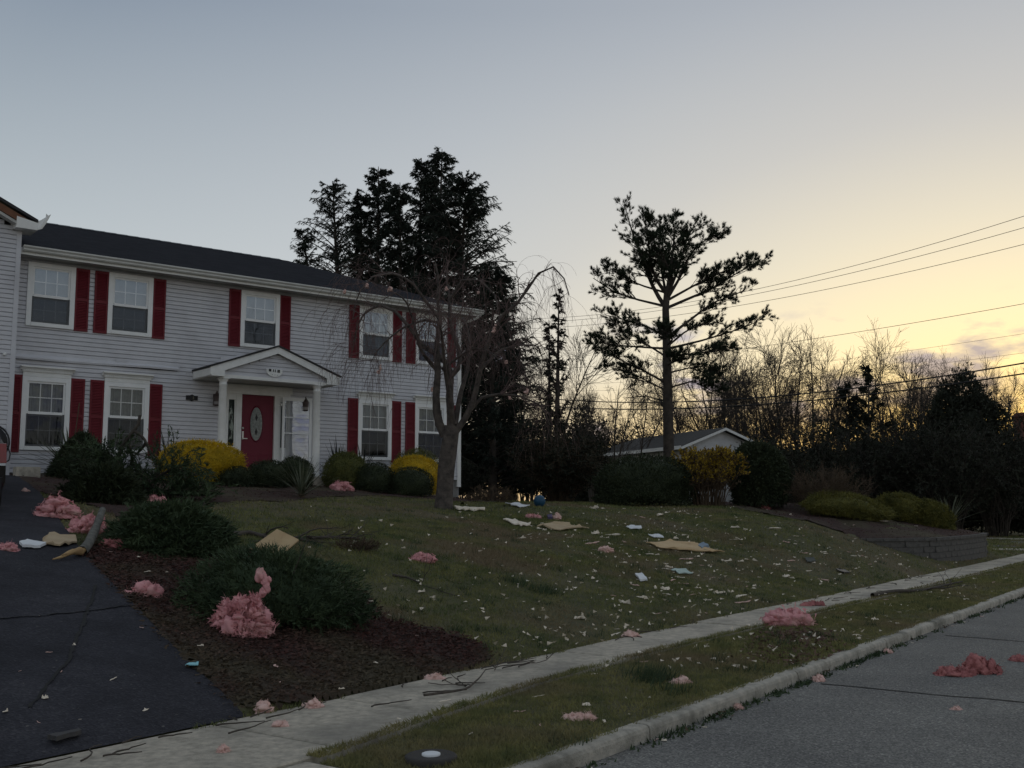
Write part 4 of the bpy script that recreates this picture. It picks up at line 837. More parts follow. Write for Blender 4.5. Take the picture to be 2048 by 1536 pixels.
bush('boxwood', 'green shrub under the lower windows behind the smaller golden shrub', 'shrub', 832, 958, 104, 62, M['boxwood'], n=7000, leaf=.04, wid=.018, seed=9, lump=.09, off=1.0)
bush('cone_evergreen', 'dark cone-shaped evergreen beside the driveway under the windows', 'shrub', 160, 992, 126, 128, M['darkshrub'], n=16000, leaf=.05, wid=.02, seed=10, lump=.08, squash=.72, cone=.5, off=2.3)
# hedge and shrubs at the far edge of the lawn
bush('hedge_shrub', 'broad dark spreading evergreen at the lawn edge below the pine', 'shrub', 1293, 1012, 196, 97, M['darkshrub'], n=16000, leaf=.07, wid=.03, seed=11, lump=.12)
bush('hedge_shrub', 'dark low evergreen beside the blue ball', 'shrub', 1160, 992, 112, 64, M['darkshrub'], n=9000, leaf=.06, wid=.025, seed=12, lump=.10)
bush('holly', 'tall dense dark evergreen shrub right of the yellow forsythia', 'shrub', 1520, 1016, 112, 132, M['darkshrub'], n=16000, leaf=.08, wid=.045, seed=13, lump=.08, squash=.5)
for i, (px, py, w, h, lab, tl) in enumerate(((1694, 1036, 158, 50, 'flat-topped olive juniper sloping down beside the bramble', (-.13, .0)), (1808, 1046, 108, 62, 'olive juniper in the middle of the raised bed', (-.18, 0)), (1868, 1056, 84, 50, 'olive juniper at the wall end under the spiky plant', (-.2, 0)))):
    bush('spreading_juniper', lab, 'shrub', px, py, w, h, M['olive'], n=14000, leaf=.07, wid=.018, seed=20 + i, lump=.16, squash=.62, spread=.8, depth=.6, tilt=tl, core=.78)

def spray_bush(t, rx, ry, h, material, nb, seed, leaf=.05, wid=.014, per=26, droop=-.10, stem=None, rise=0.9, sub=9):
    r = np.random.default_rng(300 + seed); a = r.random(nb) * 2 * np.pi; q = np.sqrt(r.random(nb)); el = rise * (1 - q) + .12
    D = nrmz(np.stack([np.cos(a), np.sin(a), np.tan(np.clip(el, .05, 1.3)) * .55], 1)); L = (.35 + .65 * q)
    N = 8; P = np.zeros((nb, N, 3)); d = D.copy()
    for j in range(1, N):
        P[:, j] = P[:, j - 1] + d / (N - 1); d = nrmz(d + np.array([0, 0, droop]) + .10 * r.normal(size=d.shape))
    P = P * L[:, None, None] * np.array([rx, ry, 1.0]); mx = P[:, :, 2].max(); P[:, :, 2] = np.maximum(P[:, :, 2] * h / mx, .02)
    RR = np.tile(np.linspace(.014, .003, N), (nb, 1)); P2, R2 = grow(P, RR, sub, (.16 * rx + .05, .34 * rx + .06), (.4, .9), (0, 0, .02), 4, .15, .25, 1.0, .5, r)
    cd_ = SPH[0] * (1 + .12 * vnoise(SPH[0][:, 0] * 4 + seed, SPH[0][:, 1] * 4, SPH[0][:, 2] * 4, seed))[:, None] * np.array([rx * .74, ry * .74, h * .72]); cd_[:, 2] = np.maximum(cd_[:, 2], -.02); put('added_core', mesh_np('added_core', cd_, SPH[1], material, True), t)  # solid core added under the sprays so the shrub is not see-through
    dd_ = nrmz(r.normal(size=(9000, 3))); dd_[:, 2] = np.abs(dd_[:, 2]); pp_ = dd_ * np.array([rx * .84, ry * .84, h * .84]) * (.85 + .25 * r.random((9000, 1))) * (1 + .12 * vnoise(dd_[:, 0] * 4 + seed, dd_[:, 1] * 4, dd_[:, 2] * 4, seed))[:, None]; Vm, Fm = leaves(pp_, nrmz(dd_ * np.array([1, 1, .4]) + np.array([0, 0, .25])), leaf * 1.5, wid * 1.3, .5, r)
    A, T = along(P2, per, r); V, F = join([leaves(A, T, leaf, wid, .55, r), (Vm, Fm)]); put('foliage', mesh_np('foliage', V, F, material), t)['kind'] = 'stuff'
    Vb, Fb = join([tubes(P, RR, 4), tubes(P2, R2, 3)]) if False else tubes(P, RR, 4); put('stems', mesh_np('stems', Vb, Fb, stem or M['bark']), t)
def spray(name, label, px, py, wpx, hpx, material, nb=110, seed=0, cat='shrub', depth=.8, **kw):
    c = hit(px, py); m = mpp(c[1]); t = thing(name, label, cat, (c[0], c[1], c[2] - .02)); spray_bush(t, wpx * m / 2, wpx * m / 2 * depth, hpx * m, material, nb, seed, **kw); return t
spray('low_juniper', 'wide low juniper in the mulch bed behind the big pink insulation clump', 545, 1226, 400, 150, M['juniper'], 270, 1, per=34, leaf=.05, wid=.012, depth=.75)
spray('low_juniper', 'low juniper between the driveway and the leaning plywood, with debris on it', 335, 1100, 270, 112, M['juniper'], 190, 2, per=30, leaf=.06, wid=.016)
spray('low_juniper', 'low dark juniper at the driveway edge below the cone evergreen', 205, 1003, 170, 72, M['darkshrub'], 150, 3, per=22, leaf=.07, wid=.02)
# forsythia: upright dry twigs with yellow tips
c = hit(1418, 1013); m = mpp(c[1]); t = thing('forsythia', 'yellow flowering forsythia between two dark evergreens at the lawn edge', 'shrub', (c[0], c[1], c[2] - .03))
r = np.random.default_rng(5); nb = 130; a = r.random(nb) * 6.283; q = np.sqrt(r.random(nb)); P = np.zeros((nb, 7, 3)); d = nrmz(np.stack([np.cos(a) * q * .22, np.sin(a) * q * .22, np.ones(nb)], 1))
P[:, 0, :2] = (30 * m * q)[:, None] * np.stack([np.cos(a), np.sin(a)], 1)
for j in range(1, 7): P[:, j] = P[:, j - 1] + d * (108 * m * 1.02 / 6); d = nrmz(d + .13 * r.normal(size=d.shape))
RR = np.tile(np.linspace(.012, .004, 7), (nb, 1)); P2, R2 = grow(P, RR, 9, (.2, .45), (.3, .8), (0, 0, .05), 4, .2, .3, 1., .6, r)
V, F = join([tubes(P, RR, 4), tubes(P2, R2, 3)]); put('stems', mesh_np('stems', V, F, M['drytwig']), t)
A, T = along(P2, 26, r); k = A[:, 2] > (48 + 26 * r.random(len(A))) * m; A, T = A[k], T[k]; V, F = leaves(A, T, .05, .035, .9, r); put('flowers', mesh_np('flowers', V, F, M['forsythia']), t)['kind'] = 'stuff'
A, T = along(P2, 26, r); V, F = leaves(A, T, .06, .028, .9, r); put('foliage', mesh_np('foliage', V, F, M['drytwig']), t)['kind'] = 'stuff'
def twig_bush(name, label, px, py, wpx, hpx, Y=None, n1=60, n2=10, n3=5, seed=0, leafy=0, mt=None, cat='shrub', lm=None):
    r = np.random.default_rng(500 + seed)
    if Y is None: c = hit(px, py)
    else: c = at(px, py, Y); c[2] = float(gz(c[0], c[1]))
    m = mpp(c[1]); hh = hpx * m if Y is None else at(px, py - hpx, c[1])[2] - c[2]; t = thing(name, label, cat, (c[0], c[1], c[2] - .03))
    a = r.random(n1) * 6.283; q = np.sqrt(r.random(n1)); w = wpx * m / 2; P = np.zeros((n1, 6, 3)); P[:, 0, :2] = (.35 * w * q)[:, None] * np.stack([np.cos(a), np.sin(a)], 1)
    d = nrmz(np.stack([np.cos(a) * q * w / hh * 1.1, np.sin(a) * q * w / hh * 1.1, np.ones(n1)], 1)); st = (hh * (.6 + .45 * r.random(n1)) / 5)[:, None]
    for j in range(1, 6): P[:, j] = P[:, j - 1] + d * st; d = nrmz(d + .18 * r.normal(size=d.shape))
    RR = np.tile(np.linspace(.008 * hh ** .5 + .004, .004, 6), (n1, 1)); P2, R2 = grow(P, RR, n2, (.15 * hh, .42 * hh), (.3, .9), (0, 0, .04), 5, .2, .2, 1., .6, r); P3, R3 = grow(P2, R2, n3, (.06 * hh, .2 * hh), (.3, .9), (0, 0, 0), 3, .2, .3, 1., .7, r)
    R2 = np.maximum(R2, .003); R3 = np.maximum(R3, .0035); V, F = join([tubes(P, RR, 4), tubes(P2, R2, 3), tubes(P3, R3, 3)]); put('branches', mesh_np('branches', V, F, mt or M['drytwig']), t)
    if leafy:
        A, T = along(P3, leafy, r); V, F = leaves(A, T, .06 * hh ** .5 + .03, .03 * hh ** .5 + .01, .8, r); put('foliage', mesh_np('foliage', V, F, lm or M['brush']), t)['kind'] = 'stuff'
    return t
twig_bush('bramble', 'tangled brown bramble between the tall dark evergreen and the raised bed', 1650, 1024, 150, 92, None, 70, 10, 5, 1)
twig_bush('bare_shrub', 'dense brown leafless shrub left of the far white house', 1122, 985, 128, 112, 36, 90, 12, 6, 2, leafy=2)
twig_bush('twig_tangle', 'tangle of broken twigs at the end of the fallen branch on the lawn', 712, 1098, 130, 34, None, 40, 7, 4, 9)
twig_bush('brush_pile', 'low heap of broken brown brush right of the bare tree', 985, 1004, 150, 40, None, 60, 8, 4, 3)

# yuccas: one shared leaf mesh, each leaf a part
def leaf_mesh(nm, L, w, material, curl=.12):
    n = 6; V = []; F_ = []
    for i in range(n):
        u = i / (n - 1); ww = w * (1 - u) ** .7 * (.55 + .45 * min(1, u * 6)) + .001; x = L * u; zz = -curl * L * u * u; V += [(x, -ww / 2, zz + .004), (x, 0, zz - .003), (x, ww / 2, zz + .004)]
    for i in range(n - 1): F_ += [(3 * i, 3 * i + 3, 3 * i + 4, 3 * i + 1), (3 * i + 1, 3 * i + 4, 3 * i + 5, 3 * i + 2)]
    me = bpy.data.meshes.new(nm); me.from_pydata(V, [], F_); me.materials.append(material); return me
YL, YD = leaf_mesh('leaf', 1.0, .055, M['yucca']), leaf_mesh('leaf', 1.0, .055, M['darkyucca'])
def yucca(label, px, py, hpx, me, n=38, seed=0, base=None, stalk=False, lo=10):
    r = random.Random(seed); c = hit(px, py) if base is None else np.array(base); h = hpx * mpp(c[1])
    t = thing('yucca', label, 'plant', tuple(c - np.array([0, 0, .02])))
    for i in range(n):
        o = put('leaf', me, t, (0, 0, .04 + .1 * h * r.random()), (0, -R(r.uniform(lo, 86)), r.uniform(0, 6.283))); k = h * r.uniform(.85, 1.25); o.scale = (k, min(k, 1.2), k)
    MB().lathe([(.05, -.05), (.06, .08), (.03, .15)], 8).build('crown', M['drytwig'], t)
    if stalk:
        V, F = tubes(np.array([fit([(0, 0, 0), (.06, 0, h * .9), (.12, 0.02, h * 1.75)], 10)]), np.full((1, 10), .012), 5); put('flower_stalk', mesh_np('flower_stalk', V, F, M['drytwig']), t)
yucca('grey-green spiky plant in front of the porch', 603, 996, 72, YL, 46, 1)
yucca('grey-green spiky plant with a dry flower stalk behind the cone evergreen', 128, 945, 85, YL, 38, 2, base=tuple(np.append(hw(6.75, .75), 2.42)), stalk=True)
yucca('dark spiky plant against the wall behind the large golden shrub', 357, 905, 76, YD, 44, 3, base=tuple(np.append(hw(9.0, .5), 2.42)))
yucca('dark spiky plant by the porch beside the lower window', 672, 920, 72, YD, 40, 4, base=tuple(np.append(hw(13.45, .5), 2.38)))
yucca('dark spiky plant under the lower window behind the green dome', 705, 920, 66, YD, 36, 5, base=tuple(np.append(hw(14.15, .55), 2.38)))
yucca('pale spiky plant at the wall end of the raised bed', 1895, 1056, 62, YL, 48, 6, base=(12.84, 31.1, 1.06))

# ---- weeping cherry: limbs traced from the photograph, given depth
tb = hit(886, 1017); YT = tb[1]; tree = thing('weeping_cherry', 'gnarled bare weeping cherry with insulation scraps in its twigs', 'tree', tuple(tb - np.array([0, 0, .06]))); mt_ = mpp(YT); base3 = np.array(tree.location)
def limb(pts, dep, N=14):
    """pts in photo pixels; dep = depth offset (m) at the tip"""
    out = []
    for i, (x, y) in enumerate(pts): out.append(at(x, y, YT + dep * (i / (len(pts) - 1)) ** 1.3) - base3)
    return fit(out, N)
Lm = [
 (fit([at(x, y, YT) - base3 for x, y in ((886, 1024), (888, 985), (891, 940), (896, 905), (902, 870), (904, 852))], 14), .30, .24),
 (limb(((890, 872), (874, 838), (872, 795), (876, 742), (873, 690), (881, 640), (875, 600), (878, 560), (870, 525)), -.4), .12, .02),
 (limb(((904, 866), (899, 790), (902, 747), (890, 722), (868, 705), (842, 690), (830, 668)), .3), .115, .06),
 (limb(((902, 752), (918, 735), (921, 710), (908, 672), (899, 640), (899, 595), (892, 550), (898, 520)), .9), .075, .015),
 (limb(((910, 866), (938, 826), (951, 790), (959, 742), (971, 700), (986, 660), (1006, 630), (1040, 602), (1062, 568), (1078, 545), (1096, 531), (1116, 536), (1131, 562), (1138, 590)), -.9), .088, .012),
 (limb(((875, 742), (856, 722), (836, 690), (834, 670), (826, 640), (812, 600), (790, 585), (765, 600)), -1.1), .05, .012),
 (limb(((876, 645), (848, 640), (805, 655), (772, 682), (752, 705), (742, 725)), -.6), .04, .01),
 (limb(((832, 672), (815, 650), (790, 622), (760, 610), (728, 625), (712, 660), (706, 700)), .8), .055, .01),
 (limb(((885, 738), (920, 712), (948, 696), (975, 700), (1000, 720)), -1.3), .04, .01),
 (limb(((930, 834), (962, 795), (1000, 788), (1040, 792), (1085, 812), (1100, 850)), .7), .05, .012),
 (limb(((960, 740), (1000, 700), (1040, 690), (1075, 690), (1090, 730)), 1.4), .045, .01),
 (limb(((880, 640), (850, 600), (820, 560), (780, 545), (740, 555), (715, 590), (705, 640)), -1.2), .05, .01),
 (limb(((899, 600), (925, 560), (960, 560), (990, 590), (1000, 640)), -1.0), .04, .01),
 (limb(((905, 850), (900, 800), (890, 740), (885, 680), (880, 650)), -1.9), .075, .02),
 (limb(((910, 850), (920, 790), (935, 740), (940, 680), (930, 640), (925, 640)), 2.0), .075, .02)]
P = np.array([l[0] for l in Lm]); RR = np.array([np.linspace(l[1], l[2], 14) * .85 for l in Lm]); RR[0] = np.interp(np.linspace(0, 1, 14), [0, .08, .25, .7, 1], [.30, .245, .215, .22, .20]) * .82
V, F = tubes(P[:1], RR[:1], 16)
off = V - np.repeat(P[0], 16, 0); ang = np.tile(np.arange(16), 14) * 2 * np.pi / 16; hgt = np.repeat(P[0][:, 2], 16); V = np.repeat(P[0], 16, 0) + off * (1 + .09 * np.sin(ang * 3 + hgt * 1.2) + .06 * np.sin(ang * 5 - hgt * 2))[:, None]
put('trunk', mesh_np('trunk', V, F, M['bark'], True), tree)
for i in range(1, len(P)): put('limb', mesh_np('limb', *tubes(P[i:i + 1], RR[i:i + 1], 8), M['bark'], True), tree)
r = np.random.default_rng(77); outw = P[1:]
A1, R1 = grow(outw, RR[1:], 13, (.45, 1.2), (.5, 1.1), (0, 0, .03), 8, .16, .35, 1., .45, r, up=(0, 0, .25))
A2, R2 = grow(A1, np.maximum(R1, .006), 4, (.5, 1.5), (.4, 1.0), (0, 0, -.28), 10, .13, .3, 1., .6, r)
A3, R3 = grow(A2, np.maximum(R2, .004), 2, (.3, .8), (.3, .9), (0, 0, -.35), 6, .12, .2, 1., .7, r)
R1 = np.clip(R1, .0035, .012); R2 = np.clip(R2, .0024, .0045); R3 = np.clip(R3, .002, .003)
V, F = join([tubes(A1, R1, 5), tubes(A2, R2, 3), tubes(A3, R3, 3)]); put('twigs', mesh_np('twigs', V, F, M['twig']), tree)['kind'] = 'stuff'
CHERRY_TIPS = A2.reshape(-1, 3) + base3

# ---- conifers
def conifer(name, label, leaders, nb=80, seed=0, droop=-.07, leaf=.17, wid=.05, material=None, base=None, up0=.35, sub=9, per=9, gap=0.0, lowt=.04):
    """leaders: (x, y, z0, z1, radius, lean)"""
    r = np.random.default_rng(800 + seed); t = thing(name, label, 'tree', base); b = np.array(base); TR = []; TRR = []; BR = []; BRR = []
    for (x0, y0, z0, x1, y1, z1, rad) in leaders:
        ln_ = fit([(x0, y0, z0), (x0 * .6 + x1 * .4, y0 * .6 + y1 * .4, z0 * .5 + z1 * .5), (x1, y1, z1)], 12) - b; TR.append(ln_); H = z1 - z0; TRR.append(np.linspace(.016 * H + .03, .012, 12))
        n = int(nb * max(1., rad / 2.6)); tt = lowt + (.985 - lowt) * (np.arange(n) + r.random(n)) / n; S = np.stack([np.interp(tt, np.linspace(0, 1, 12), ln_[:, i]) for i in range(3)], 1)
        L = rad * ((1 - tt) ** .58 * .92 + .05) * (.6 + .55 * r.random(n)); a = r.random(n) * 6.283; N = 8; P = np.zeros((n, N, 3)); P[:, 0] = S
        d = nrmz(np.stack([np.cos(a), np.sin(a), up0 + .5 * tt], 1))
        for j in range(1, N):
            P[:, j] = P[:, j - 1] + d * (L / (N - 1))[:, None]; d = nrmz(d + np.array([0, 0, droop]) + .07 * r.normal(size=d.shape))
        BR.append(P); BRR.append(np.linspace(1, .25, N)[None] * (.012 * L + .008)[:, None])
    P = np.concatenate(BR); RR = np.concatenate(BRR); V, F = tubes(np.array(TR), np.array(TRR), 8); put('trunk', mesh_np('trunk', V, F, M['farbark'], True), t)
    V, F = tubes(P, RR, 4); put('limbs', mesh_np('limbs', V, F, M['farbark']), t)['kind'] = 'stuff'
    Ln = np.linalg.norm(P[:, -1] - P[:, 0], axis=1); P2, R2 = grow(P, RR, sub, (.22, .55), (.45, .95), (0, 0, droop * 1.5), 4, .10, .12, 1., .5, r)
    P2[:, :, 2] = P2[:, :1, 2] + (P2[:, :, 2] - P2[:, :1, 2]) * .55 - .10 * np.linspace(0, 1, 4)[None] ** 1.5; P2 = P2[:, :1] + (P2 - P2[:, :1]) * np.clip(np.repeat(Ln, sub) / 1.8, .45, 1.25)[:, None, None]
    A, T = along(P2, per, r); V, F = leaves(A, nrmz(T + np.array([0, 0, -.2])), leaf, wid, .3, r); V1, F1 = leaves(*along(P, sub * 3, r, .1, 1.), leaf, wid, .5, r)
    V, F = join([(V, F), (V1, F1)]); put('crown', mesh_np('crown', V, F, material or M['cedar']), t)['kind'] = 'stuff'; return t
def lead(px_top, py_top, px_base, Y, rad_px, z0=None):
    a = at(px_top, py_top, Y); b = at(px_base, 1000, Y); g = float(gz(b[0], b[1])) if z0 is None else z0
    return (b[0], b[1], g - .1, a[0], a[1], a[2], rad_px * mpp(Y))
def base_of(l): return (l[0], l[1], l[2])
ld = [lead(757, 333, 752, 42, 150), lead(843, 316, 830, 43, 140), lead(884, 298, 868, 42, 150), lead(932, 356, 905, 41.3, 235), lead(800, 365, 800, 41.2, 130), lead(722, 385, 725, 42.6, 120)]
conifer('cedar_tree', 'tall dark many-topped evergreen rising behind the house roof', ld, 270, 1, base=base_of(ld[1]), sub=19, per=16, leaf=.11, wid=.026, droop=-.085, up0=.42)
ld = [lead(665, 362, 690, 43.5, 190), lead(602, 456, 680, 43.2, 130)]
conifer('cedar_tree', 'thinner feathery evergreen left of the many-topped one', ld, 190, 2, base=base_of(ld[0]), sub=16, per=15, leaf=.10, wid=.022, up0=.5, droop=-.09)
ld = [lead(985, 540, 985, 37.5, 150)]
conifer('cedar_tree', 'dark evergreen filling the gap right of the house corner', ld, 190, 3, base=base_of(ld[0]), sub=11, per=18, droop=-.05, leaf=.14, wid=.04)
ld = [lead(1020, 500, 1012, 40, 60)]
conifer('cedar_tree', 'slim dark evergreen between the house corner and the loose juniper tree', [lead(1010, 640, 1025, 39, 75)], 130, 4, base=base_of(lead(1010, 640, 1025, 39, 75)), sub=9, per=14, leaf=.14, wid=.04)
ld = [lead(1118, 573, 1112, 45, 62), lead(1098, 640, 1100, 45.5, 50)]
conifer('juniper_tree', 'loose narrow evergreen left of the tall pine', ld, 60, 5, base=base_of(ld[0]), up0=.8, droop=.02, sub=9, per=12, leaf=.13, wid=.045)
ld = [lead(1738, 732, 1735, 62, 92), lead(1690, 770, 1700, 62, 80)]
conifer('ragged_evergreen', 'ragged dark evergreen standing among the bare trees beyond the raised bed', ld, 44, 6, base=base_of(ld[0]), up0=.45, droop=-.02, sub=8, per=9, leaf=.26, wid=.10, material=M['brush'])

# ---- tall pine with its limbs traced
pb = at(1338, 960, 45.0); pb[2] = float(gz(pb[0], pb[1])); pine = thing('pine_tree', 'tall open-crowned pine standing behind the lawn shrubs', 'tree', tuple(pb - np.array([0, 0, .1]))); b3 = np.array(pine.location); YP = 45.0
def plimb(pts, dep, N=10): return fit([at(x, y, YP + dep * (i / (len(pts) - 1))) - b3 for i, (x, y) in enumerate(pts)], N)
trunk = fit([pb - b3 - np.array([0, 0, .2])] + [at(x, y, YP) - b3 for x, y in ((1337, 880), (1335, 760), (1333, 680), (1331, 610), (1334, 585))], 16)
V, F = tubes(trunk[None], np.interp(np.linspace(0, 1, 16), [0, .1, .6, 1], [.32, .27, .21, .14])[None], 12); put('trunk', mesh_np('trunk', V, F, M['pinebark'], True), pine)
PL = [(((1331, 615), (1316, 592), (1300, 562), (1286, 520), (1268, 475), (1250, 415)), .2, .10, .35), (((1334, 590), (1313, 560), (1302, 530), (1296, 480), (1290, 435)), -1.0, .09, .4), (((1334, 588), (1340, 545), (1346, 500), (1350, 460), (1342, 432)), .6, .10, .4), (((1336, 595), (1360, 555), (1378, 512), (1402, 484), (1428, 472)), -.5, .075, .4), (((1336, 590), (1356, 540), (1370, 490), (1385, 455), (1400, 448)), .9, .07, .45),
 (((1336, 615), (1380, 596), (1430, 575), (1470, 548), (1518, 522)), .6, .075, .42), (((1336, 600), (1390, 570), (1440, 545), (1490, 530)), -1.2, .06, .45), (((1328, 612), (1270, 598), (1225, 582), (1186, 556)), .4, .06, .5), (((1330, 585), (1280, 570), (1235, 545), (1212, 540)), -.9, .05, .5), (((1338, 672), (1380, 640), (1425, 605), (1455, 595), (1490, 580)), -.8, .07, .55), (((1330, 672), (1292, 652), (1250, 640), (1212, 630)), .8, .06, .45), (((1338, 690), (1372, 662), (1404, 648), (1436, 645)), 1.5, .05, .5), (((1338, 697), (1400, 682), (1452, 667), (1500, 650), (1520, 640)), .2, .06, .5), (((1330, 697), (1280, 694), (1225, 690), (1188, 682)), -1.0, .055, .55), (((1330, 712), (1295, 690), (1262, 668), (1235, 660)), 1.5, .05, .45), (((1340, 712), (1400, 706), (1455, 698)), -1.6, .05, .5), (((1330, 765), (1282, 738), (1245, 722), (1216, 708)), -.6, .055, .35), (((1330, 780), (1300, 765), (1262, 745), (1225, 735)), 1.4, .05, .4), (((1340, 745), (1382, 735), (1425, 752)), .8, .045, .5), (((1340, 775), (1385, 762), (1430, 785)), -1.2, .045, .5), (((1330, 802), (1292, 792), (1250, 796)), .7, .035, 1.1), (((1334, 600), (1325, 550), (1318, 500), (1322, 450)), 1.4, .07, .4), (((1334, 600), (1345, 560), (1330, 520), (1310, 480)), -1.8, .06, .4), (((1334, 690), (1345, 680), (1338, 668), (1320, 660)), -2.2, .05, .5), (((1334, 730), (1350, 722), (1365, 715)), -2.0, .05, .5)]
PA = np.array([plimb(p, d) for p, d, _, _ in PL]); PR = np.array([np.linspace(q, .015, 10) for _, _, q, _ in PL])
for i in range(len(PA)): put('limb', mesh_np('limb', *tubes(PA[i:i + 1], PR[i:i + 1], 6), M['pinebark'], True), pine)
r = np.random.default_rng(55); B1, BR1 = [], []
for i, (_, _, _, t0) in enumerate(PL):
    if t0 > 1: continue
    t0 = max(.16, t0 - .18)
    a, b = grow(PA[i:i + 1], PR[i:i + 1], 38 if i in (0, 1, 2, 3, 4, 5, 6, 21, 22) else 24, (.35, 1.5), (.35, .9), (0, 0, .02), 6, .14, t0, 1.0, .5, r, up=(0, 0, .2)); a[:, :, 2] = a[:, :1, 2] + (a[:, :, 2] - a[:, :1, 2]) * .5 + .12 * np.linspace(0, 1, 6)[None] ** 2; B1.append(a); BR1.append(b)
B1 = np.concatenate(B1); BR1 = np.maximum(np.concatenate(BR1), .007); B2, BR2 = grow(B1, BR1, 6, (.18, .42), (.4, .9), (0, 0, .10), 4, .15, .35, 1., .6, r); BR2 = np.maximum(BR2, .005)
V, F = join([tubes(B1, BR1, 4), tubes(B2, BR2, 3)]); put('twigs', mesh_np('twigs', V, F, M['pinebark'], True), pine)['kind'] = 'stuff'
A, T = along(B2, 6, r, .4, 1.); A = np.repeat(A, 12, 0); T = np.repeat(T, 12, 0); V, F = leaves(A, nrmz(T * .7 + np.array([0, 0, .45])), .13, .012, .5, r)
put('crown', mesh_np('crown', V, F, M['needle']), pine)['kind'] = 'stuff'

# ---- bare background trees: four growth forms, each tree its own copy
def bare_form(seed, stems=5, H=10., spread=.28, fine=6):
    r = np.random.default_rng(900 + seed); P = np.zeros((stems, 10, 3)); a = r.random() * 6 + np.arange(stems) * 6.283 / stems; d = nrmz(np.stack([spread * np.cos(a), spread * np.sin(a), np.ones(stems)], 1)); P[:, 0, :2] = .1 * np.stack([np.cos(a), np.sin(a)], 1)
    for j in range(1, 10): P[:, j] = P[:, j - 1] + d * (H * (.7 + .25 * r.random((stems, 1))) / 9); d = nrmz(d + .06 * r.normal(size=d.shape) + np.array([0, 0, .03]))
    RR = np.tile(np.linspace(.02 * H / stems ** .5 + .02, .02, 10), (stems, 1)); A1, R1 = grow(P, RR, 9, (.16 * H, .36 * H), (.4, .95), (0, 0, .05), 7, .12, .3, 1., .5, r); A2, R2 = grow(A1, R1, 6, (.08 * H, .18 * H), (.35, .9), (0, 0, .03), 5, .14, .2, 1., .55, r); A3, R3 = grow(A2, R2, fine, (.04 * H, .10 * H), (.35, .9), (0, 0, .02), 4, .15, .2, 1., .6, r)
    R1 = np.clip(R1, .014, .05); R2 = np.clip(R2, .009, .02); R3 = np.clip(R3, .006, .009)
    V, F = tubes(P, RR, 6); tm = mesh_np('trunk', V, F, M['farbark'], True); V, F = join([tubes(A1, R1, 4), tubes(A2, R2, 3), tubes(A3, R3, 3)]); cm = mesh_np('crown', V, F, M['farbark']); return tm, cm
FORMS = [bare_form(1, 7, 10, .34, 9), bare_form(2, 3, 10, .20), bare_form(3, 1, 10, .02, 7), bare_form(4, 4, 10, .42)]
def bare(label, px, pytop, Y, form, rz=0., wide=1.0, group=None):
    b = at(px, 1000, Y); g = float(gz(b[0], b[1])); top = at(px, pytop, Y)[2]; t = thing('bare_tree', label, 'tree', (b[0], b[1], g - .15), rz, group)
    k = (top - g) / 9.7; tm, cm = FORMS[form]
    for nm, me in (('trunk', tm), ('crown', cm)):
        o = put(nm, me, t); o.scale = (k * wide, k * wide, k)
        if nm == 'crown': o['kind'] = 'stuff'
    return t
bare('full fan-shaped bare tree right of the far white house', 1592, 656, 66, 0, .3, .95)
bare('many-stemmed bare tree just right of the pine trunk', 1412, 668, 62, 0, 1.5, .8)
bare('slender bare tree between the fan-shaped one and the ragged evergreen', 1708, 682, 70, 1, .4, .8)
bare('twiggy bare tree behind the loose narrow evergreen', 1075, 600, 50, 3, .9, .7)
bare('wide bare tree filling the gap between the pine and the fan-shaped tree', 1490, 690, 64, 0, 2.6, 1.1)
bare('wide bare tree behind the dark evergreens beyond the raised bed', 1800, 715, 68, 0, .9, 1.1)
bare('bare tree leaning left of the pine trunk above the far roof', 1248, 716, 58, 3, 2.2, .75)
bare('small bare tree left of the far roof', 1192, 735, 54, 1, 3.1, .9)
GB = 'bare trees in the far row beyond the dark evergreens'
for i, (px, py, Y, f, w) in enumerate(((1500, 715, 75, 0, .8), (1648, 730, 76, 0, .8), (1786, 700, 78, 1, .8), (1832, 682, 80, 1, .7), (1880, 735, 76, 3, .8), (1922, 715, 82, 0, .7), (1968, 735, 80, 1, .8), (2015, 728, 78, 3, .8), (2060, 748, 74, 0, .9), (1545, 760, 70, 3, .9), (1325, 760, 74, 0, .8), (1455, 770, 72, 1, .9), (1150, 770, 70, 0, .8), (1005, 700, 70, 0, .8), (1760, 780, 70, 0, .9), (1850, 790, 68, 3, .9))):
    bare('leafless tree in the far row against the glowing sky', px, py, Y, f, i * 1.37, w, GB)
# dark evergreen thicket beyond the side street
def big(name, label, px, w, top, Y, seed, n=15000, leaf=.22, mtl='brush', lump=.22, squash=.62): 
    c = at(px, 1000, Y); return bush(name, label, 'shrub' if top > 850 else 'tree', px, 1000, w, 1000 - top, M[mtl], Y=Y, n=n, leaf=leaf, wid=leaf * .45, seed=seed, lump=lump, squash=squash, spread=.9, core=.76, stem_mat=M['farbark'])
big('dense_evergreen', 'big rounded black-green evergreen beyond the side street', 1938, 178, 772, 56, 31, 30000, lump=.34)
big('dense_evergreen', 'dark evergreen standing left of the big rounded one', 1842, 130, 872, 55, 32)
big('dense_evergreen', 'low dark evergreen below the ragged evergreen', 1740, 160, 892, 57, 33)
big('dense_evergreen', 'dark evergreen behind the bramble below the fan-shaped tree', 1628, 150, 905, 52, 34)
big('dense_evergreen', 'dark evergreen at the right edge in front of the brick chimney', 2052, 130, 880, 54, 35)
big('dense_evergreen', 'black-green evergreen behind the tall holly shrub', 1540, 110, 910, 55, 36)
big('dense_evergreen', 'dark rounded evergreen between the bare tree and the far roof', 1168, 120, 850, 64, 37, 12000, lump=.4)
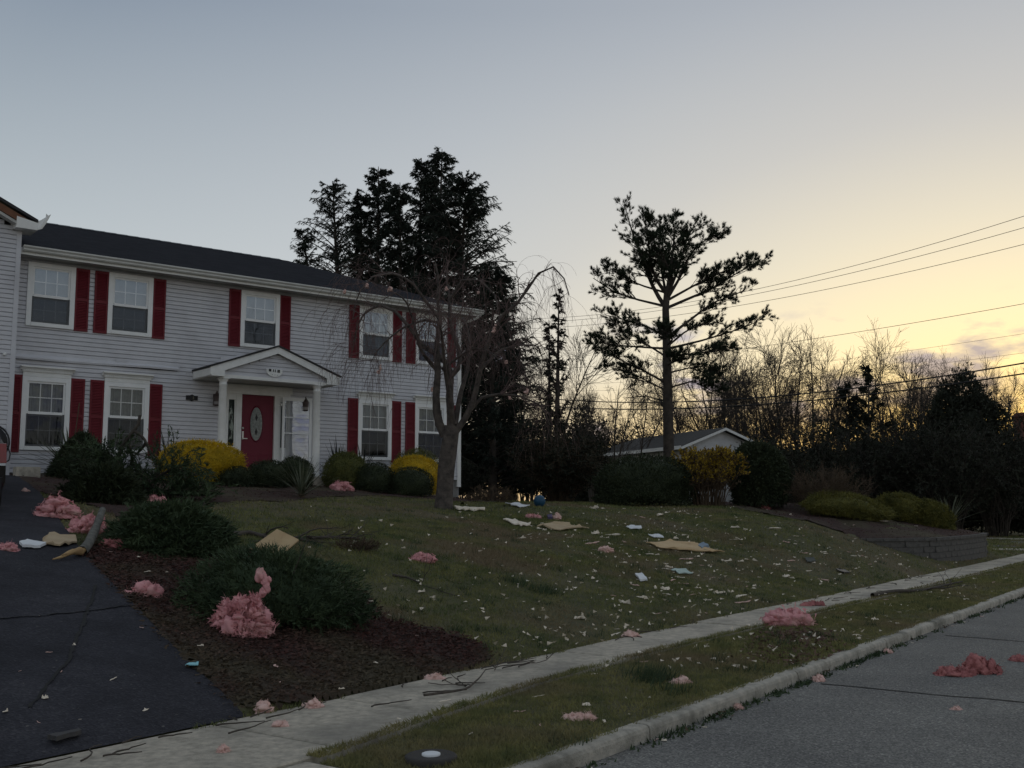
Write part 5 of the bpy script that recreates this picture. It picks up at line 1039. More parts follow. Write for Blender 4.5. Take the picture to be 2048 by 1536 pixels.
for i, (px, py, w, h, Y, lab) in enumerate(((1600, 1000, 150, 130, 50, 'tangled dark vine thicket behind the bramble'), (1700, 1000, 150, 140, 53, 'tangled dark vine thicket behind the raised bed'), (1800, 1000, 140, 140, 52, 'tangled dark vine thicket beside the dark evergreens'), (1995, 1000, 120, 140, 51, 'tangled dark vine thicket at the side street'), (1895, 1000, 120, 160, 50, 'tangled dark vine thicket below the big rounded evergreen'), (1235, 1000, 110, 150, 70, 'tangled dark brush rising behind the far roof'), (926, 1000, 60, 70, 36, 'low dark brush against the foot of the house corner'), (960, 1000, 110, 130, 39, 'tangled dark brush behind the house corner'), (1050, 1000, 110, 150, 44, 'tangled dark brush between the house corner and the bare shrub'))):
    twig_bush('thicket', lab, px, py, w, h, Y, 40, 9, 5, 40 + i, leafy=4, mt=M['farbark'])

# ------------------------------------------------------------------ beyond the lawn: neighbour house, chimney, wires
A_, B_ = np.array([9.05, 55.0]), np.array([4.8, 65.5]); ex_ = (B_ - A_) / np.linalg.norm(B_ - A_); ang = math.atan2(ex_[1], ex_[0]); NL, NW = 11.3, 4.9
g0 = 2.0
nb_h = thing('neighbour_house', 'far low white house with a grey roof behind the pine', 'house', (A_[0], A_[1], g0), ang)
NE, NR = 4.84 - g0, 5.80 - g0     # local x runs along the long wall away from us, local -y to the right
MB().box(0.3, NL, -NW + .1, -.35, -.5, NE).build('wall', M['nsiding'], nb_h)
gw = MB().prism([(.28, -NW, NE - .02), (.28, 0, NE - .02), (.28, -NW / 2, NR - .05)], [(.34, -NW, NE - .02), (.34, 0, NE - .02), (.34, -NW / 2, NR - .05)]).build('gable_wall', M['nsiding'], nb_h)
for k in range(9): MB().box(.262, .279, -NW + .1 + .28 * max(0, k - 5) , -.36 - .28 * max(0, k - 5), NE - 1.5 + .2 * k, NE - 1.5 + .2 * k + .185).build('siding_course', M['nsiding'], gw)
nr = MB()
for sgn in (0, 1):
    y0 = .35 if sgn == 0 else -NW - .35; zz = NE - .12
    nr.prism([(-.15, y0, zz), (-.15, -NW / 2, NR), (-.15, -NW / 2, NR + .1), (-.15, y0, zz + .1)], [(NL + .3, y0, zz), (NL - 1.8, -NW / 2, NR), (NL - 1.8, -NW / 2, NR + .1), (NL + .3, y0, zz + .1)])
nr = nr.build('roof', M['nroof'], nb_h)
MB().box(-.2, NL + .3, .352, .40, NE - .16, NE + .02).build('fascia', M['trim'], nr)
for sgn in (0, 1):
    y0 = .40 if sgn == 0 else -NW - .40; MB().prism([(-.17, y0, NE - .2), (-.17, -NW / 2, NR - .07), (-.17, -NW / 2, NR + .07), (-.17, y0, NE - .06)], [(-.151, y0, NE - .2), (-.151, -NW / 2, NR - .07), (-.151, -NW / 2, NR + .07), (-.151, y0, NE - .06)]).build('rake_board', M['trim'], nr)
for x in (9.9, 6.6): MB().box(x, x + .16, .12, .28, -.5, NE - .12).build('porch_post', M['trim'], nb_h)
for (xa, xb) in ((3.0, 4.2), (1.2, 2.0), (7.4, 8.6)):
    w = MB().box(xa, xb, -.35, -.30, .9, 2.2).build('window', M['trim'], nb_h)
    for (p, q) in ((xa + .08, (xa + xb) / 2 - .03), ((xa + xb) / 2 + .03, xb - .08)): MB().box(p, q, -.299, -.285, .98, 2.12).build('pane', M['black'], w)
c = at(2072, 870, 66); ch = thing('brick_chimney', 'brown brick chimney of a house hidden behind the dark evergreens', 'chimney', (c[0], c[1], 1.2)); cz = at(2050, 826, 66)[2] - 1.2
MB().box(-1.15, 1.15, -.5, .5, 0, cz - .25).build('stack', M['brick'], ch); MB().box(-1.22, 1.22, -.57, .57, cz - .25, cz - .12).box(-1.1, 1.1, -.45, .45, cz - .12, cz).build('cap', M['brick'], ch)
for k in range(28):
    for j in range(8): MB().box(-1.14 + .286 * j + (.0 if k % 2 else .06), -1.14 + .286 * j + .2 + (.0 if k % 2 else .06), -.512, -.5005, cz - .45 - k * .12, cz - .36 - k * .12).build('brick', M['brick'], ch)
# utility lines between a pole outside the picture and one hidden by the evergreens
def pole(label, p, h):
    t = thing('utility_pole', label, 'pole', (p[0], p[1], float(gz(*p)) - .3)); MB().lathe([(.15, 0), (.13, h * .6), (.10, h)], 12).build('shaft', M['pole'], t); MB().box(-1.2, 1.2, -.06, .06, h - .6, h - .45).build('crossarm', M['pole'], t); return t
p_l, p_r = np.array([-.5, 68.0]), np.array([22.5, 33.0])
pole('wooden utility pole hidden behind the dark evergreens at the house corner', p_l, 11.0); pole('wooden utility pole by the street beyond the raised bed', p_r, 13.5)
WR = [((2048, 437), (1500, 583), (1160, 633), .011, 'topmost thin power line above the pine limbs'), ((2048, 460), (1500, 592), (1160, 640), .011, 'second thin power line just under the topmost one'), ((2048, 493), (1420, 622), (1160, 652), .011, 'third thin power line crossing behind the pine top'), ((2048, 610), (1500, 697), (1150, 736), .011, 'single thin line passing above the fan-shaped bare tree'), ((2048, 669), (1740, 713), (1150, 770), .006, 'faint upper service line over the far row of trees'), ((2048, 707), (1880, 728), (1150, 782), .006, 'faint lower service line over the far row of trees'), ((2048, 727), (1540, 794), (1130, 800), .030, 'upper thick black cable in front of the bare trees'), ((2048, 748), (1540, 808), (1130, 815), .030, 'lower thick black cable in front of the bare trees')]
def wy(px):      # depth of the wire plane between the two poles at a photo column
    k = (px - 1024) / FPX; d = p_r - p_l; u = (k * p_l[1] - p_l[0]) / (d[0] - k * d[1]); return p_l[1] + u * d[1]
for a, b, cc, rad, lab in WR:
    P3 = [at(p[0], p[1], wy(p[0])) for p in (a, b, cc)]; xs = np.array([p[0] for p in P3]); co = [np.polyfit(xs, [p[i] for p in P3], 2) for i in (1, 2)]
    co[0] = np.array([0, (p_r[1] - p_l[1]) / (p_r[0] - p_l[0]), p_l[1] - p_l[0] * (p_r[1] - p_l[1]) / (p_r[0] - p_l[0])]); xx = np.linspace(p_l[0], p_r[0], 40); L_ = np.stack([xx, np.polyval(co[0], xx), np.polyval(co[1], xx)], 1)
    V, F = tubes(L_[None], np.full((1, 40), rad), 5); tag(put('power_line', mesh_np('power_line', V, F, M['wire'], True)), lab, 'wire', 'overhead lines')

# ------------------------------------------------------------------ parked car at the top of the driveway (rear corner in view)
cc = hit(10, 1030); cd = EDGE[-14] - EDGE[-40]; cd /= np.linalg.norm(cd); crt = np.array([cd[1], -cd[0]])   # forward, right
co_ = cc[:2] - crt * .93 + cd * 2.3
car = thing('parked_car', 'black car at the top of the driveway with a red tail lamp', 'car', (co_[0], co_[1], float(gz(*(co_ - cd * 1.2))) + .02), math.atan2(cd[1], cd[0])); car.rotation_euler = (0, -math.atan2(float(gz(*(co_ + cd * 1.4)) - gz(*(co_ - cd * 1.4))), 2.8), math.atan2(cd[1], cd[0]))
sec = [(-2.28, .32, .78, .80), (-2.22, .30, 1.02, .90), (-2.05, .28, 1.12, .925), (-1.0, .26, 1.10, .93), (.6, .26, 1.02, .93), (1.7, .28, .98, .91), (2.15, .30, .86, .86), (2.28, .34, .66, .76)]
V = []; F_ = []
for x, z0, z1, w in sec: V += [(x, -w * .93, z0), (x, -w, z0 + .22), (x, -w * .99, z1 - .12), (x, -w * .9, z1), (x, w * .9, z1), (x, w * .99, z1 - .12), (x, w, z0 + .22), (x, w * .93, z0)]
for i in range(len(sec) - 1):
    for j in range(8): k = (j + 1) % 8; F_.append((i * 8 + j, i * 8 + k, i * 8 + 8 + k, i * 8 + 8 + j))
F_ += [tuple(range(8))[::-1], tuple(range((len(sec) - 1) * 8, len(sec) * 8))]
me = bpy.data.meshes.new('body'); me.from_pydata(V, [], F_); me.materials.append(M['carpaint']); me.update(); put('body', me, car)
cabv = [(-2.1, .80, 1.1), (-1.75, .70, 1.62), (-.2, .68, 1.66), (.55, .70, 1.56), (1.2, .82, 1.04)]; V = []; F_ = []
for x, w, zt in cabv: V += [(x, -w, zt), (x, w, zt), (x, w * 1.08, 1.02), (x, -w * 1.08, 1.02)]
for i in range(4):
    for j in range(4): k = (j + 1) % 4; F_.append((i * 4 + j, i * 4 + 4 + j, i * 4 + 4 + k, i * 4 + k))
F_ += [(0, 1, 2, 3), (19, 18, 17, 16)]; me = bpy.data.meshes.new('cabin'); me.from_pydata(V, [], F_); me.materials.append(M['carpaint']); me.update(); put('cabin', me, car)
for y in (-.80, .80):
    MB().prism([(-2.30, y - .11, .80), (-2.30, y + .11, .80), (-2.24, y + .10, 1.06), (-2.24, y - .10, 1.06)], [(-2.15, y - .11, .80), (-2.15, y + .11, .80), (-2.12, y + .10, 1.06), (-2.12, y - .10, 1.06)]).build('tail_lamp', M['redlens'], car)
    MB().box(-2.305, -2.2, y - .10, y + .10, .765, .795).build('reverse_lamp', M['white'], car)
MB().box(-2.36, -2.2, -.86, .86, .36, .60).build('bumper', M['black'], car); MB().box(-2.372, -2.361, .55, .80, .42, .54).build('reflector', M['white'], car); MB().box(-2.30, -2.285, -.26, .26, .72, .86).build('number_plate', M['white'], car)
for x in (-1.4, 1.4):
    for y in (-.80, .80):
        w = MB().lathe([(.20, -.1), (.33, -.11), (.345, -.08), (.345, .08), (.33, .11), (.20, .1)], 28, (x, y, .345), 'y').build('wheel', M['rubber'], car, True); MB().lathe([(.02, -.115), (.2, -.105), (.2, .105), (.02, .115)], 16, (x, y, .345), 'y').build('rim', M['steel'], w)

# ------------------------------------------------------------------ storm debris
_u = np.linspace(0, 2 * np.pi, 11)[:-1]; _v = np.linspace(.05, np.pi - .05, 8); _U, _W = np.meshgrid(_u, _v, indexing='ij'); LOWP = np.stack([np.cos(_U) * np.sin(_W), np.sin(_U) * np.sin(_W), np.cos(_W)], -1).reshape(-1, 3); _i = np.arange(80).reshape(10, 8); _j = np.roll(_i, -1, 0); LOWF = q2t(np.stack([_i[:, :-1], _i[:, 1:], _j[:, 1:], _j[:, :-1]], -1).reshape(-1, 4))
def fluff_mesh(nm, seed, material, sx=1., sy=.8, sz=.6, ragged=.35, fib=900):
    """matted wad: many torn lumps pressed together, with curled flakes and loose wisps"""
    r = np.random.default_rng(2000 + seed); k = min(max(sx, .12), .8); nl = int(np.clip(12 + 130 * sx, 14, 110)); parts = []; C_ = nrmz(r.normal(size=(nl, 3))) * (r.random((nl, 1)) ** .38); C_[:, 2] = np.abs(C_[:, 2]); C_ *= np.array([sx * .46, sy * .46, sz * .86])
    C_[:, 2] *= 1 - .55 * ragged * np.abs(vnoise(C_[:, 0] / sx * 9 + seed, C_[:, 1] / sx * 9, 0, seed))
    for c in C_:
        q = (.10 * sx if sx < .35 else .072 * sx) * (.6 + r.random()) + .012; o = r.random(3) * 30; dd = 1 + .45 * vnoise(LOWP[:, 0] * 3 + o[0], LOWP[:, 1] * 3 + o[1], LOWP[:, 2] * 3 + o[2], seed) + .16 * r.normal(size=len(LOWP)); s3 = q * (.6 + .9 * r.random(3)) * np.array([1, 1, .75]); V = c + LOWP * dd[:, None] * s3; V[:, 2] = np.maximum(V[:, 2], -.01); parts.append((V, LOWF))
    nf = max(60, fib // 3); B = C_[r.integers(0, nl, nf)] + .05 * k * r.normal(size=(nf, 3)); D = nrmz(B / np.array([sx, sy, sz]) + .5 * r.normal(size=(nf, 3))); S = nrmz(np.cross(D, r.normal(size=(nf, 3)))); rib = []
    for j in range(4):
        u = j / 3; c_ = B + D * (.14 * k * u) * (.4 + r.random((nf, 1))); w_ = (.030 * k * (1 - .75 * u)) * (.5 + r.random((nf, 1))); rib.append(np.stack([c_ - S * w_, c_ + S * w_ + .012 * k * r.normal(size=(nf, 3))], 1)); D = nrmz(D + .6 * r.normal(size=(nf, 3)) + np.array([0, 0, -.15]))
    Rv = np.stack(rib, 1).reshape(-1, 3); Rv[:, 2] = np.maximum(Rv[:, 2], .002); bi = np.arange(nf) * 8; parts.append((Rv, np.concatenate([np.stack([bi + 2 * j, bi + 2 * j + 1, bi + 2 * j + 3], 1) for j in range(3)] + [np.stack([bi + 2 * j, bi + 2 * j + 3, bi + 2 * j + 2], 1) for j in range(3)])))
    V0 = np.concatenate([p[0] for p in parts[:-1]]); idx = r.integers(0, len(V0), fib); Vl, Fl = leaves(V0[idx], r.normal(size=(fib, 3)), .10 * k + .012, .006 * k + .002, .9, r); Vl[:, 2] = np.maximum(Vl[:, 2], 0); parts.append((Vl, Fl))
    V, F = join(parts); return mesh_np(nm, V, F, material, True)
def clump(label, px, py, wpx, hpx, seed, material='pink', rz=None, ragged=.35, depth=.8, group=None, fib=1400, lift=-.02):
    c = hit(px, py); m = mpp(c[1]); me = fluff_mesh('insulation_clump', seed, M[material], wpx * m, wpx * m * depth, hpx * m * 1.05, ragged, fib)
    o = put('insulation_clump', me, None, (c[0], c[1], c[2] + lift), (0, 0, 0 if rz is None else rz)); return tag(o, label, 'insulation', group)
def strand_ribbon(px0, n, seed, material, parent): pass
big_c = clump('big shaggy pink insulation clump against the low juniper', 482, 1268, 112, 92, 1, ragged=.42, depth=.9, fib=3800)
# a curled pink flap standing up from it
cb = hit(482, 1268); m = mpp(cb[1]); fp = fit([(.08, -.02, .55), (.17, -.03, .62), (.22, -.03, .74), (.21, -.03, .84), (.16, -.02, .92)], 12) * np.array([1, 1, .62]) ; V = []; F_ = []
for i, p in enumerate(fp):
    w = .022 + .035 * math.sin(i * 1.7) ** 2; V += [(p[0] - w, p[1], p[2]), (p[0], p[1] - .03, p[2] + .01), (p[0] + w, p[1], p[2] - .02)]
for i in range(11): F_ += [(3 * i, 3 * i + 1, 3 * i + 4, 3 * i + 3), (3 * i + 1, 3 * i + 2, 3 * i + 5, 3 * i + 4)]
r = np.random.default_rng(9); lp_ = []
for i in range(26):
    p = fp[i * 12 // 26] + .012 * r.normal(size=3); o = r.random(3) * 30; lp_.append((p + LOWP * (1 + .5 * vnoise(LOWP[:, 0] * 3 + o[0], LOWP[:, 1] * 3 + o[1], LOWP[:, 2] * 3 + o[2], i) + .15 * r.normal(size=len(LOWP)))[:, None] * np.array([.035, .03, .04]) * (.35 + .9 * (i / 26) * (.5 + r.random())), LOWF))
put('loose_flap', mesh_np('loose_flap', *join(lp_), M['pink'], True), big_c, (0.02, 0, 0))
for args in (('flat pink insulation slab lying on mulch near the driveway edge', 290, 1192, 66, 24, 2, 'pink', None, .18, .6), ('wide pink insulation heap at the driveway edge below the dark evergreens', 112, 1034, 84, 44, 3, 'pink', None, .22, .7), ('torn pink insulation heap over the broken log', 178, 1066, 78, 44, 4, 'pink', None, .45, .6), ('pink insulation strip under the broken log on mulch', 222, 1098, 58, 20, 5, 'wetpink', None, .3, .5), ('pink insulation tuft caught on top of the debris juniper', 312, 1010, 42, 24, 6, 'pink', None, .4, .7), ('pink insulation at the driveway beside the white scrap', 14, 1102, 44, 22, 7, 'pink', None, .25, .7), ('small pink heap against the house wall behind the concrete block', 50, 944, 30, 20, 8, 'wetpink', None, .4, .8), ('pink insulation clump in the house bed below the green dome shrub', 682, 982, 46, 22, 9, 'pink', None, .35, .7), ('oval pink insulation pad lying alone on the lawn', 846, 1124, 52, 18, 10, 'pink', None, .15, .6), ('long pink insulation roll on the lawn right of the bare tree', 1066, 1037, 34, 10, 11, 'pink', None, .15, .4), ('pinkish insulation beside a purple rag on the lawn', 1114, 1040, 18, 16, 12, 'palepink', None, .3, .7), ('tan insulation lump near the broken wood sheet', 1212, 1104, 30, 14, 13, 'palepink', None, .4, .6), ('crumpled pink insulation lying across the sidewalk edge', 1574, 1250, 104, 30, 14, 'pink', None, .35, .35), ('soaked pink insulation heap lying in the street', 1962, 1346, 82, 34, 15, 'wetpink', None, .3, .6), ('flattened wet insulation trailing from the heap in the street', 1905, 1350, 70, 14, 16, 'wetpink', None, .35, .7), ('flat wet insulation smear at the street edge of the picture', 2040, 1322, 40, 10, 17, 'wetpink', None, .3, .7), ('pink tuft at the sidewalk corner of the mulch bed', 528, 1424, 34, 22, 18, 'palepink', None, .35, .8), ('second pink tuft on the sidewalk edge by the mulch', 626, 1412, 32, 16, 19, 'palepink', None, .4, .7), ('pink scrap by twigs where mulch meets the sidewalk', 868, 1358, 36, 12, 20, 'palepink', None, .4, .5), ('pale pink scrap at a sidewalk joint beside the lawn', 1262, 1274, 34, 12, 21, 'palepink', None, .4, .5), ('pale pink strip lying on the kerb grass', 1158, 1440, 58, 12, 22, 'palepink', None, .2, .25), ('pale curled scrap on the kerb grass by a dark tuft', 1362, 1368, 44, 12, 23, 'palepink', None, .4, .4), ('pink tuft against the kerb in the gutter', 1476, 1418, 16, 16, 24, 'palepink', None, .4, .8), ('pink tuft at the kerb joint in the gutter', 1636, 1362, 24, 16, 25, 'palepink', None, .4, .8), ('pink tuft in the gutter beside green weeds', 1776, 1306, 16, 12, 26, 'palepink', None, .4, .8), ('small pink lump on the concrete apron', 447, 1503, 18, 14, 27, 'palepink', None, .4, .8), ('pink scrap on the apron by a yellow splinter', 560, 1452, 24, 18, 28, 'palepink', None, .4, .7), ('reddish insulation flat on the sidewalk behind the crumpled pink one', 1625, 1212, 46, 8, 29, 'wetpink', None, .4, .5), ('pink lump at the foot of the tall dark evergreen', 1532, 1020, 18, 14, 30, 'wetpink', None, .3, .8), ('pale scrap on the street beyond the crack', 1912, 1420, 20, 8, 31, 'palepink', None, .4, .6), ('pale insulation strip on the mulch below the plywood', 350, 1112, 60, 14, 32, 'palepink', None, .35, .4), ('pink tuft low on the driveway edge heap', 128, 990, 22, 16, 33, 'wetpink', None, .4, .8), ('pinkish scrap on the driveway near the concrete block', 50, 985, 16, 12, 34, 'palepink', None, .4, .8)):
    clump(*args)
# scraps of insulation hanging in the cherry
for i, (px, py) in enumerate(((762, 745), (985, 668), (745, 582), (792, 592), (800, 665), (865, 770), (1010, 730), (1050, 790), (710, 605), (955, 540), (1020, 770), (900, 590))):
    tgt = at(px, py, YT); j = int(np.argmin(np.linalg.norm((CHERRY_TIPS - tgt)[:, [0, 2]], axis=1))); p = CHERRY_TIPS[j]; me = fluff_mesh('insulation_scrap', 60 + i, M['palepink'], .05 + .05 * rnd.random(), .05, .09 + .16 * (i in (0, 1)) + .05 * rnd.random(), .4, 120)
    tag(put('insulation_scrap', me, None, (p[0], p[1], p[2] - .10), (.2, .3, i)), 'small pale insulation scrap snagged in the weeping cherry twigs', 'insulation', 'scraps caught in the cherry')

def sheet(name, label, cat, pts, thick, material, lift=.02, tilt=0., rag=1.0):
    """irregular board: photo-pixel outline laid on the ground, with thickness"""
    rr_ = np.random.default_rng(abs(int(pts[0][0] * 7 + pts[0][1]))); ring = []
    for i in range(len(pts)):
        p, q = np.array(pts[i], float), np.array(pts[(i + 1) % len(pts)], float)
        for u in (0, .25, .5, .75): ring.append(p + (q - p) * u + (0 if u == 0 else 1) * rr_.normal(size=2) * np.array([.05, .05]) * np.linalg.norm(q - p) * np.array([1, .35]) * rag)
    P3 = np.array([hit(*p) for p in ring]); c = P3.mean(0); Q = P3 - c; n = len(Q); Q[:, 2] += rag * .03 * np.abs(rr_.normal(size=n)) * min(1, np.abs(Q[:, 0]).max() * 2)
    if tilt:  # lean: far edge raised
        Q[:, 2] += tilt * (Q[:, 1] - Q[:, 1].min())
    if rag < .5: Q[:, 2] = np.linspace(0, .0, n) + np.maximum(0, Q[:, 2].max() * .6)
    mb = MB(); mb.prism([(x, y, z + lift) for x, y, z in Q], [(x, y, z + lift + thick) for x, y, z in Q]); return tag(mb.build(name, material, None, loc=tuple(c)), label, cat)
# plywood leaning on the fallen branch
pc = hit(545, 1108); m = mpp(pc[1]); pw = np.array([(-50, 0, 4), (20, -.0, -4), (48, .0, 24), (0, .0, 46)], float)
cor = [np.array([p[0] * m, .55 * p[2] * m * 1.4, p[2] * m * .95]) for p in pw]
mb = MB(); mb.prism([tuple(v) for v in cor], [tuple(v + np.array([0, .012, -.016])) for v in cor]); tag(mb.build('plywood_sheet', M['plywood'], None, loc=tuple(pc + np.array([0, 0, .03]))), 'square plywood sheet propped up on a fallen branch', 'board')
sheet('wood_sheet', 'split tan wood sheet lying flat in the middle of the lawn', 'board', ((1292, 1089), (1340, 1086), (1390, 1090), (1402, 1098), (1450, 1108), (1420, 1109), (1370, 1104), (1322, 1100)), .015, M['plywood'])
sheet('cardboard_sheet', 'crumpled cardboard sheet with a raised flap on the lawn', 'board', ((1074, 1056), (1110, 1052), (1150, 1058), (1178, 1060), (1120, 1064)), .02, M['card'])
mbp = hit(1118, 1058); mm = mpp(mbp[1]); mb = MB(); mb.prism([(-20 * mm, 0, 0), (26 * mm, 0, 0), (22 * mm, .12, 12 * mm), (-10 * mm, .12, 14 * mm)], [(-20 * mm, .02, 0), (26 * mm, .02, 0), (22 * mm, .14, 12 * mm), (-10 * mm, .14, 14 * mm)]); tag(mb.build('cardboard_flap', M['card'], None, loc=tuple(mbp + np.array([0, .03, .01]))), 'upright brown flap of cardboard behind the crumpled sheet', 'board')
sheet('drywall_piece', 'pale torn board piece left of the crumpled cardboard', 'board', ((1006, 1042), (1030, 1045), (1062, 1052), (1046, 1056), (1028, 1052)), .02, M['scrap'])
sheet('white_board', 'white flat board piece near the lawn top', 'board', ((1252, 1057), (1262, 1053), (1282, 1056), (1284, 1060), (1262, 1061)), .015, M['white'])
sheet('white_board', 'second thin white board piece below the first', 'board', ((1296, 1073), (1318, 1072), (1328, 1078), (1308, 1078)), .015, M['white'])
sheet('white_tile', 'small white tile lying tilted on the lawn', 'tile', ((1270, 1153), (1284, 1152), (1295, 1165), (1280, 1166)), .03, M['white'])
sheet('pale_board', 'pale greenish board piece right of the white tile', 'board', ((1342, 1143), (1372, 1143), (1386, 1151), (1358, 1151)), .015, mat('pale_green_board', (0.42, 0.52, 0.48), None, .8, 5))
sheet('blue_rag', 'grey-blue crumpled rag on the tan wood sheet', 'cloth', ((1392, 1096), (1408, 1091), (1418, 1098), (1404, 1102)), .05, mat('blue_rag', (0.22, 0.29, 0.36), None, .9, 5))
sheet('purple_rag', 'small purple rag on the lawn beside pinkish insulation', 'cloth', ((1094, 1036), (1104, 1034), (1106, 1040), (1096, 1041)), .05, mat('purple_rag', (0.09, 0.07, 0.14), None, .9, 5))
sheet('siding_strip', 'long pale trim strip at the foot of the bare tree', 'board', ((908, 1018), (930, 1019), (970, 1021), (970, 1025), (930, 1024), (912, 1022)), .03, M['scrap'])
sheet('siding_strip', 'white trim strip beyond the fallen branch near the brush heap', 'board', ((1010, 1010), (1030, 1010), (1060, 1015), (1040, 1017)), .02, M['white'])
sheet('dark_shard', 'dark roofing shard on the lawn before the raised bed', 'board', ((1672, 1142), (1690, 1143), (1700, 1149), (1682, 1147)), .02, M['black'])
sheet('slate_shard', 'grey roofing piece on the lawn left of the dark shard', 'board', ((1610, 1119), (1628, 1119), (1632, 1126), (1614, 1127)), .02, mat('grey_shingle', (0.07, 0.08, 0.075), None, .9, 9))
sheet('paper', 'pale blue paper at the driveway edge on the mulch', 'paper', ((370, 1344), (378, 1336), (397, 1333), (396, 1347), (384, 1346)), .008, M['cyan'], lift=.035, rag=0.)
sheet('cardboard_sheet', 'tan board lying on the driveway beside the broken log', 'board', ((84, 1088), (98, 1076), (150, 1080), (154, 1092), (120, 1100), (90, 1096)), .02, M['card'], lift=.03)
sheet('white_board', 'white scrap on the driveway beside the tan board', 'board', ((38, 1094), (60, 1090), (92, 1096), (80, 1103), (44, 1101)), .03, M['white'], lift=.03)
# plank at the bottom of the driveway
sheet('plank', 'dark weathered plank lying on the driveway near the apron', 'board', ((94, 1490), (158, 1476), (162, 1482), (112, 1502)), .03, mat('weathered_plank', (0.075, 0.072, 0.072), None, .9, 8, .4, 30), lift=.03, rag=.1)
MBc = hit(53, 955); tag(MB().box(-.22, .22, -.12, .12, 0, .2).build('concrete_block', M['concrete'], None, loc=tuple(MBc)), 'grey concrete block at the house corner', 'block'); bpy.context.scene.objects['concrete_block'].rotation_euler[2] = HANG
# blue ball
bb = hit(1079, 1013); rb = 12 * mpp(bb[1]); V = SPH[0] * rb; tag(put('blue_ball', mesh_np('blue_ball', V, SPH[1], M['blueball'], True), None, tuple(bb + np.array([0, 0, rb * .9]))), 'dark blue ball at the edge of the lawn', 'ball')
# water-service lid with a pale centre
lc = hit(862, 1524); lid = thing('utility_cover', 'round iron utility cover with a white centre in the kerb grass', 'cover', tuple(lc)); MB().lathe([(.17, -.05), (.17, .035), (.155, .045), (.12, .04)], 28).build('rim', M['iron'], lid, True); MB().lathe([(.06, .03), (.06, .052), (.05, .056)], 20).build('centre_disc', M['white'], lid, True)
# fallen branches and sticks
def branch(name, label, pts, rad, material='stick', sub=0, seed=0, lift=.03, cat='branch', leaf=False, group=None, hgt=None):
    P3 = np.array([hit(*p) for p in pts]); hh = np.zeros(len(pts)) if hgt is None else np.array(hgt); P3[:, 2] += lift + hh; c = P3[0].copy(); L_ = fit(P3 - c, 12); RR = np.linspace(rad, rad * .35, 12)[None]; r = np.random.default_rng(seed + 3000)
    t = thing(name, label, cat, tuple(c), 0, group); V, F = tubes(L_[None], RR, 7); put('stem', mesh_np('stem', V, F, M[material], True), t)
    if sub:
        A, B = grow(L_[None], RR, sub, (.3, .9), (.3, .8), (0, 0, .0), 6, .2, .35, 1., .6, r); A2, B2 = grow(A, B, 3, (.15, .45), (.3, .9), (0, 0, 0), 4, .2, .2, 1., .7, r)
        for Q in (A, A2):
            gl = gz(Q[..., 0] + c[0], Q[..., 1] + c[1]) - c[2]; Q[..., 2] = np.maximum(np.minimum(Q[..., 2], gl + .45), gl + .01)
        V, F = join([tubes(A, np.maximum(B, .005), 4), tubes(A2, np.maximum(B2, .004), 3)]); put('twigs', mesh_np('twigs', V, F, M[material]), t)['kind'] = 'stuff'
    return t
branch('fallen_branch', 'long fallen branch lying behind the plywood on the lawn', ((425, 1076), (470, 1073), (500, 1070), (540, 1082), (600, 1082), (660, 1078), (720, 1082)), .045, sub=14, seed=1)
branch('fallen_branch', 'fallen forked branch on the lawn right of the bare tree', ((925, 1010), (945, 1000), (962, 994), (985, 1003), (1010, 1014)), .04, sub=6, seed=2, hgt=(0, .1, .15, .05, 0))
branch('fallen_branch', 'knotty branch lying along the sidewalk edge near the raised bed', ((1745, 1194), (1790, 1190), (1820, 1186), (1850, 1183), (1895, 1172), (1925, 1166)), .04, sub=6, seed=3)
branch('fallen_branch', 'dark bent twig on the lawn below the oval pink pad', ((785, 1155), (815, 1160), (842, 1172)), .02, sub=2, seed=4)
branch('fallen_branch', 'thin forked twig lying across the sidewalk', ((848, 1398), (900, 1392), (935, 1385), (960, 1362), (972, 1345)), .012, sub=2, seed=5)
# broken log with a pale splintered end
lg = [hit(203, 1066), hit(190, 1085), hit(174, 1106), hit(162, 1116)]; lg = np.array(lg); lg[:, 2] += (.30, .16, .08, .07); c = lg[-1].copy(); t = thing('broken_log', 'broken grey log with a pale splintered end on the driveway', 'log', tuple(c)); L_ = fit(lg - c, 10); V, F = tubes(L_[None], (np.linspace(.045, .06, 10) * (1 + .10 * rng.normal(size=10)))[None], 10); put('bark', mesh_np('bark', V, F, mat('log_bark', (0.17, 0.165, 0.145), (0.085, 0.085, 0.075), .95, 12, 1., 20), True), t)
tip = hit(104, 1129); tip[2] += .05; for_ = [(0, 0, 0), tuple((tip - c) * .35 + np.array([0, 0, .03])), tuple((tip - c) * .7), tuple(tip - c)]
V, F = tubes(np.array([fit(for_, 8), fit([(0.02, .03, .02), tuple((tip - c) * .55 + np.array([.02, .08, .04]))], 8), fit([(0.0, -.03, .02), tuple((tip - c) * .62 + np.array([0, -.05, .02]))], 8)]), np.array([np.linspace(.045, .006, 8), np.linspace(.03, .004, 8), np.linspace(.04, .004, 8)]), 6); put('splintered_end', mesh_np('splintered_end', V, F, M['palewood']), t)
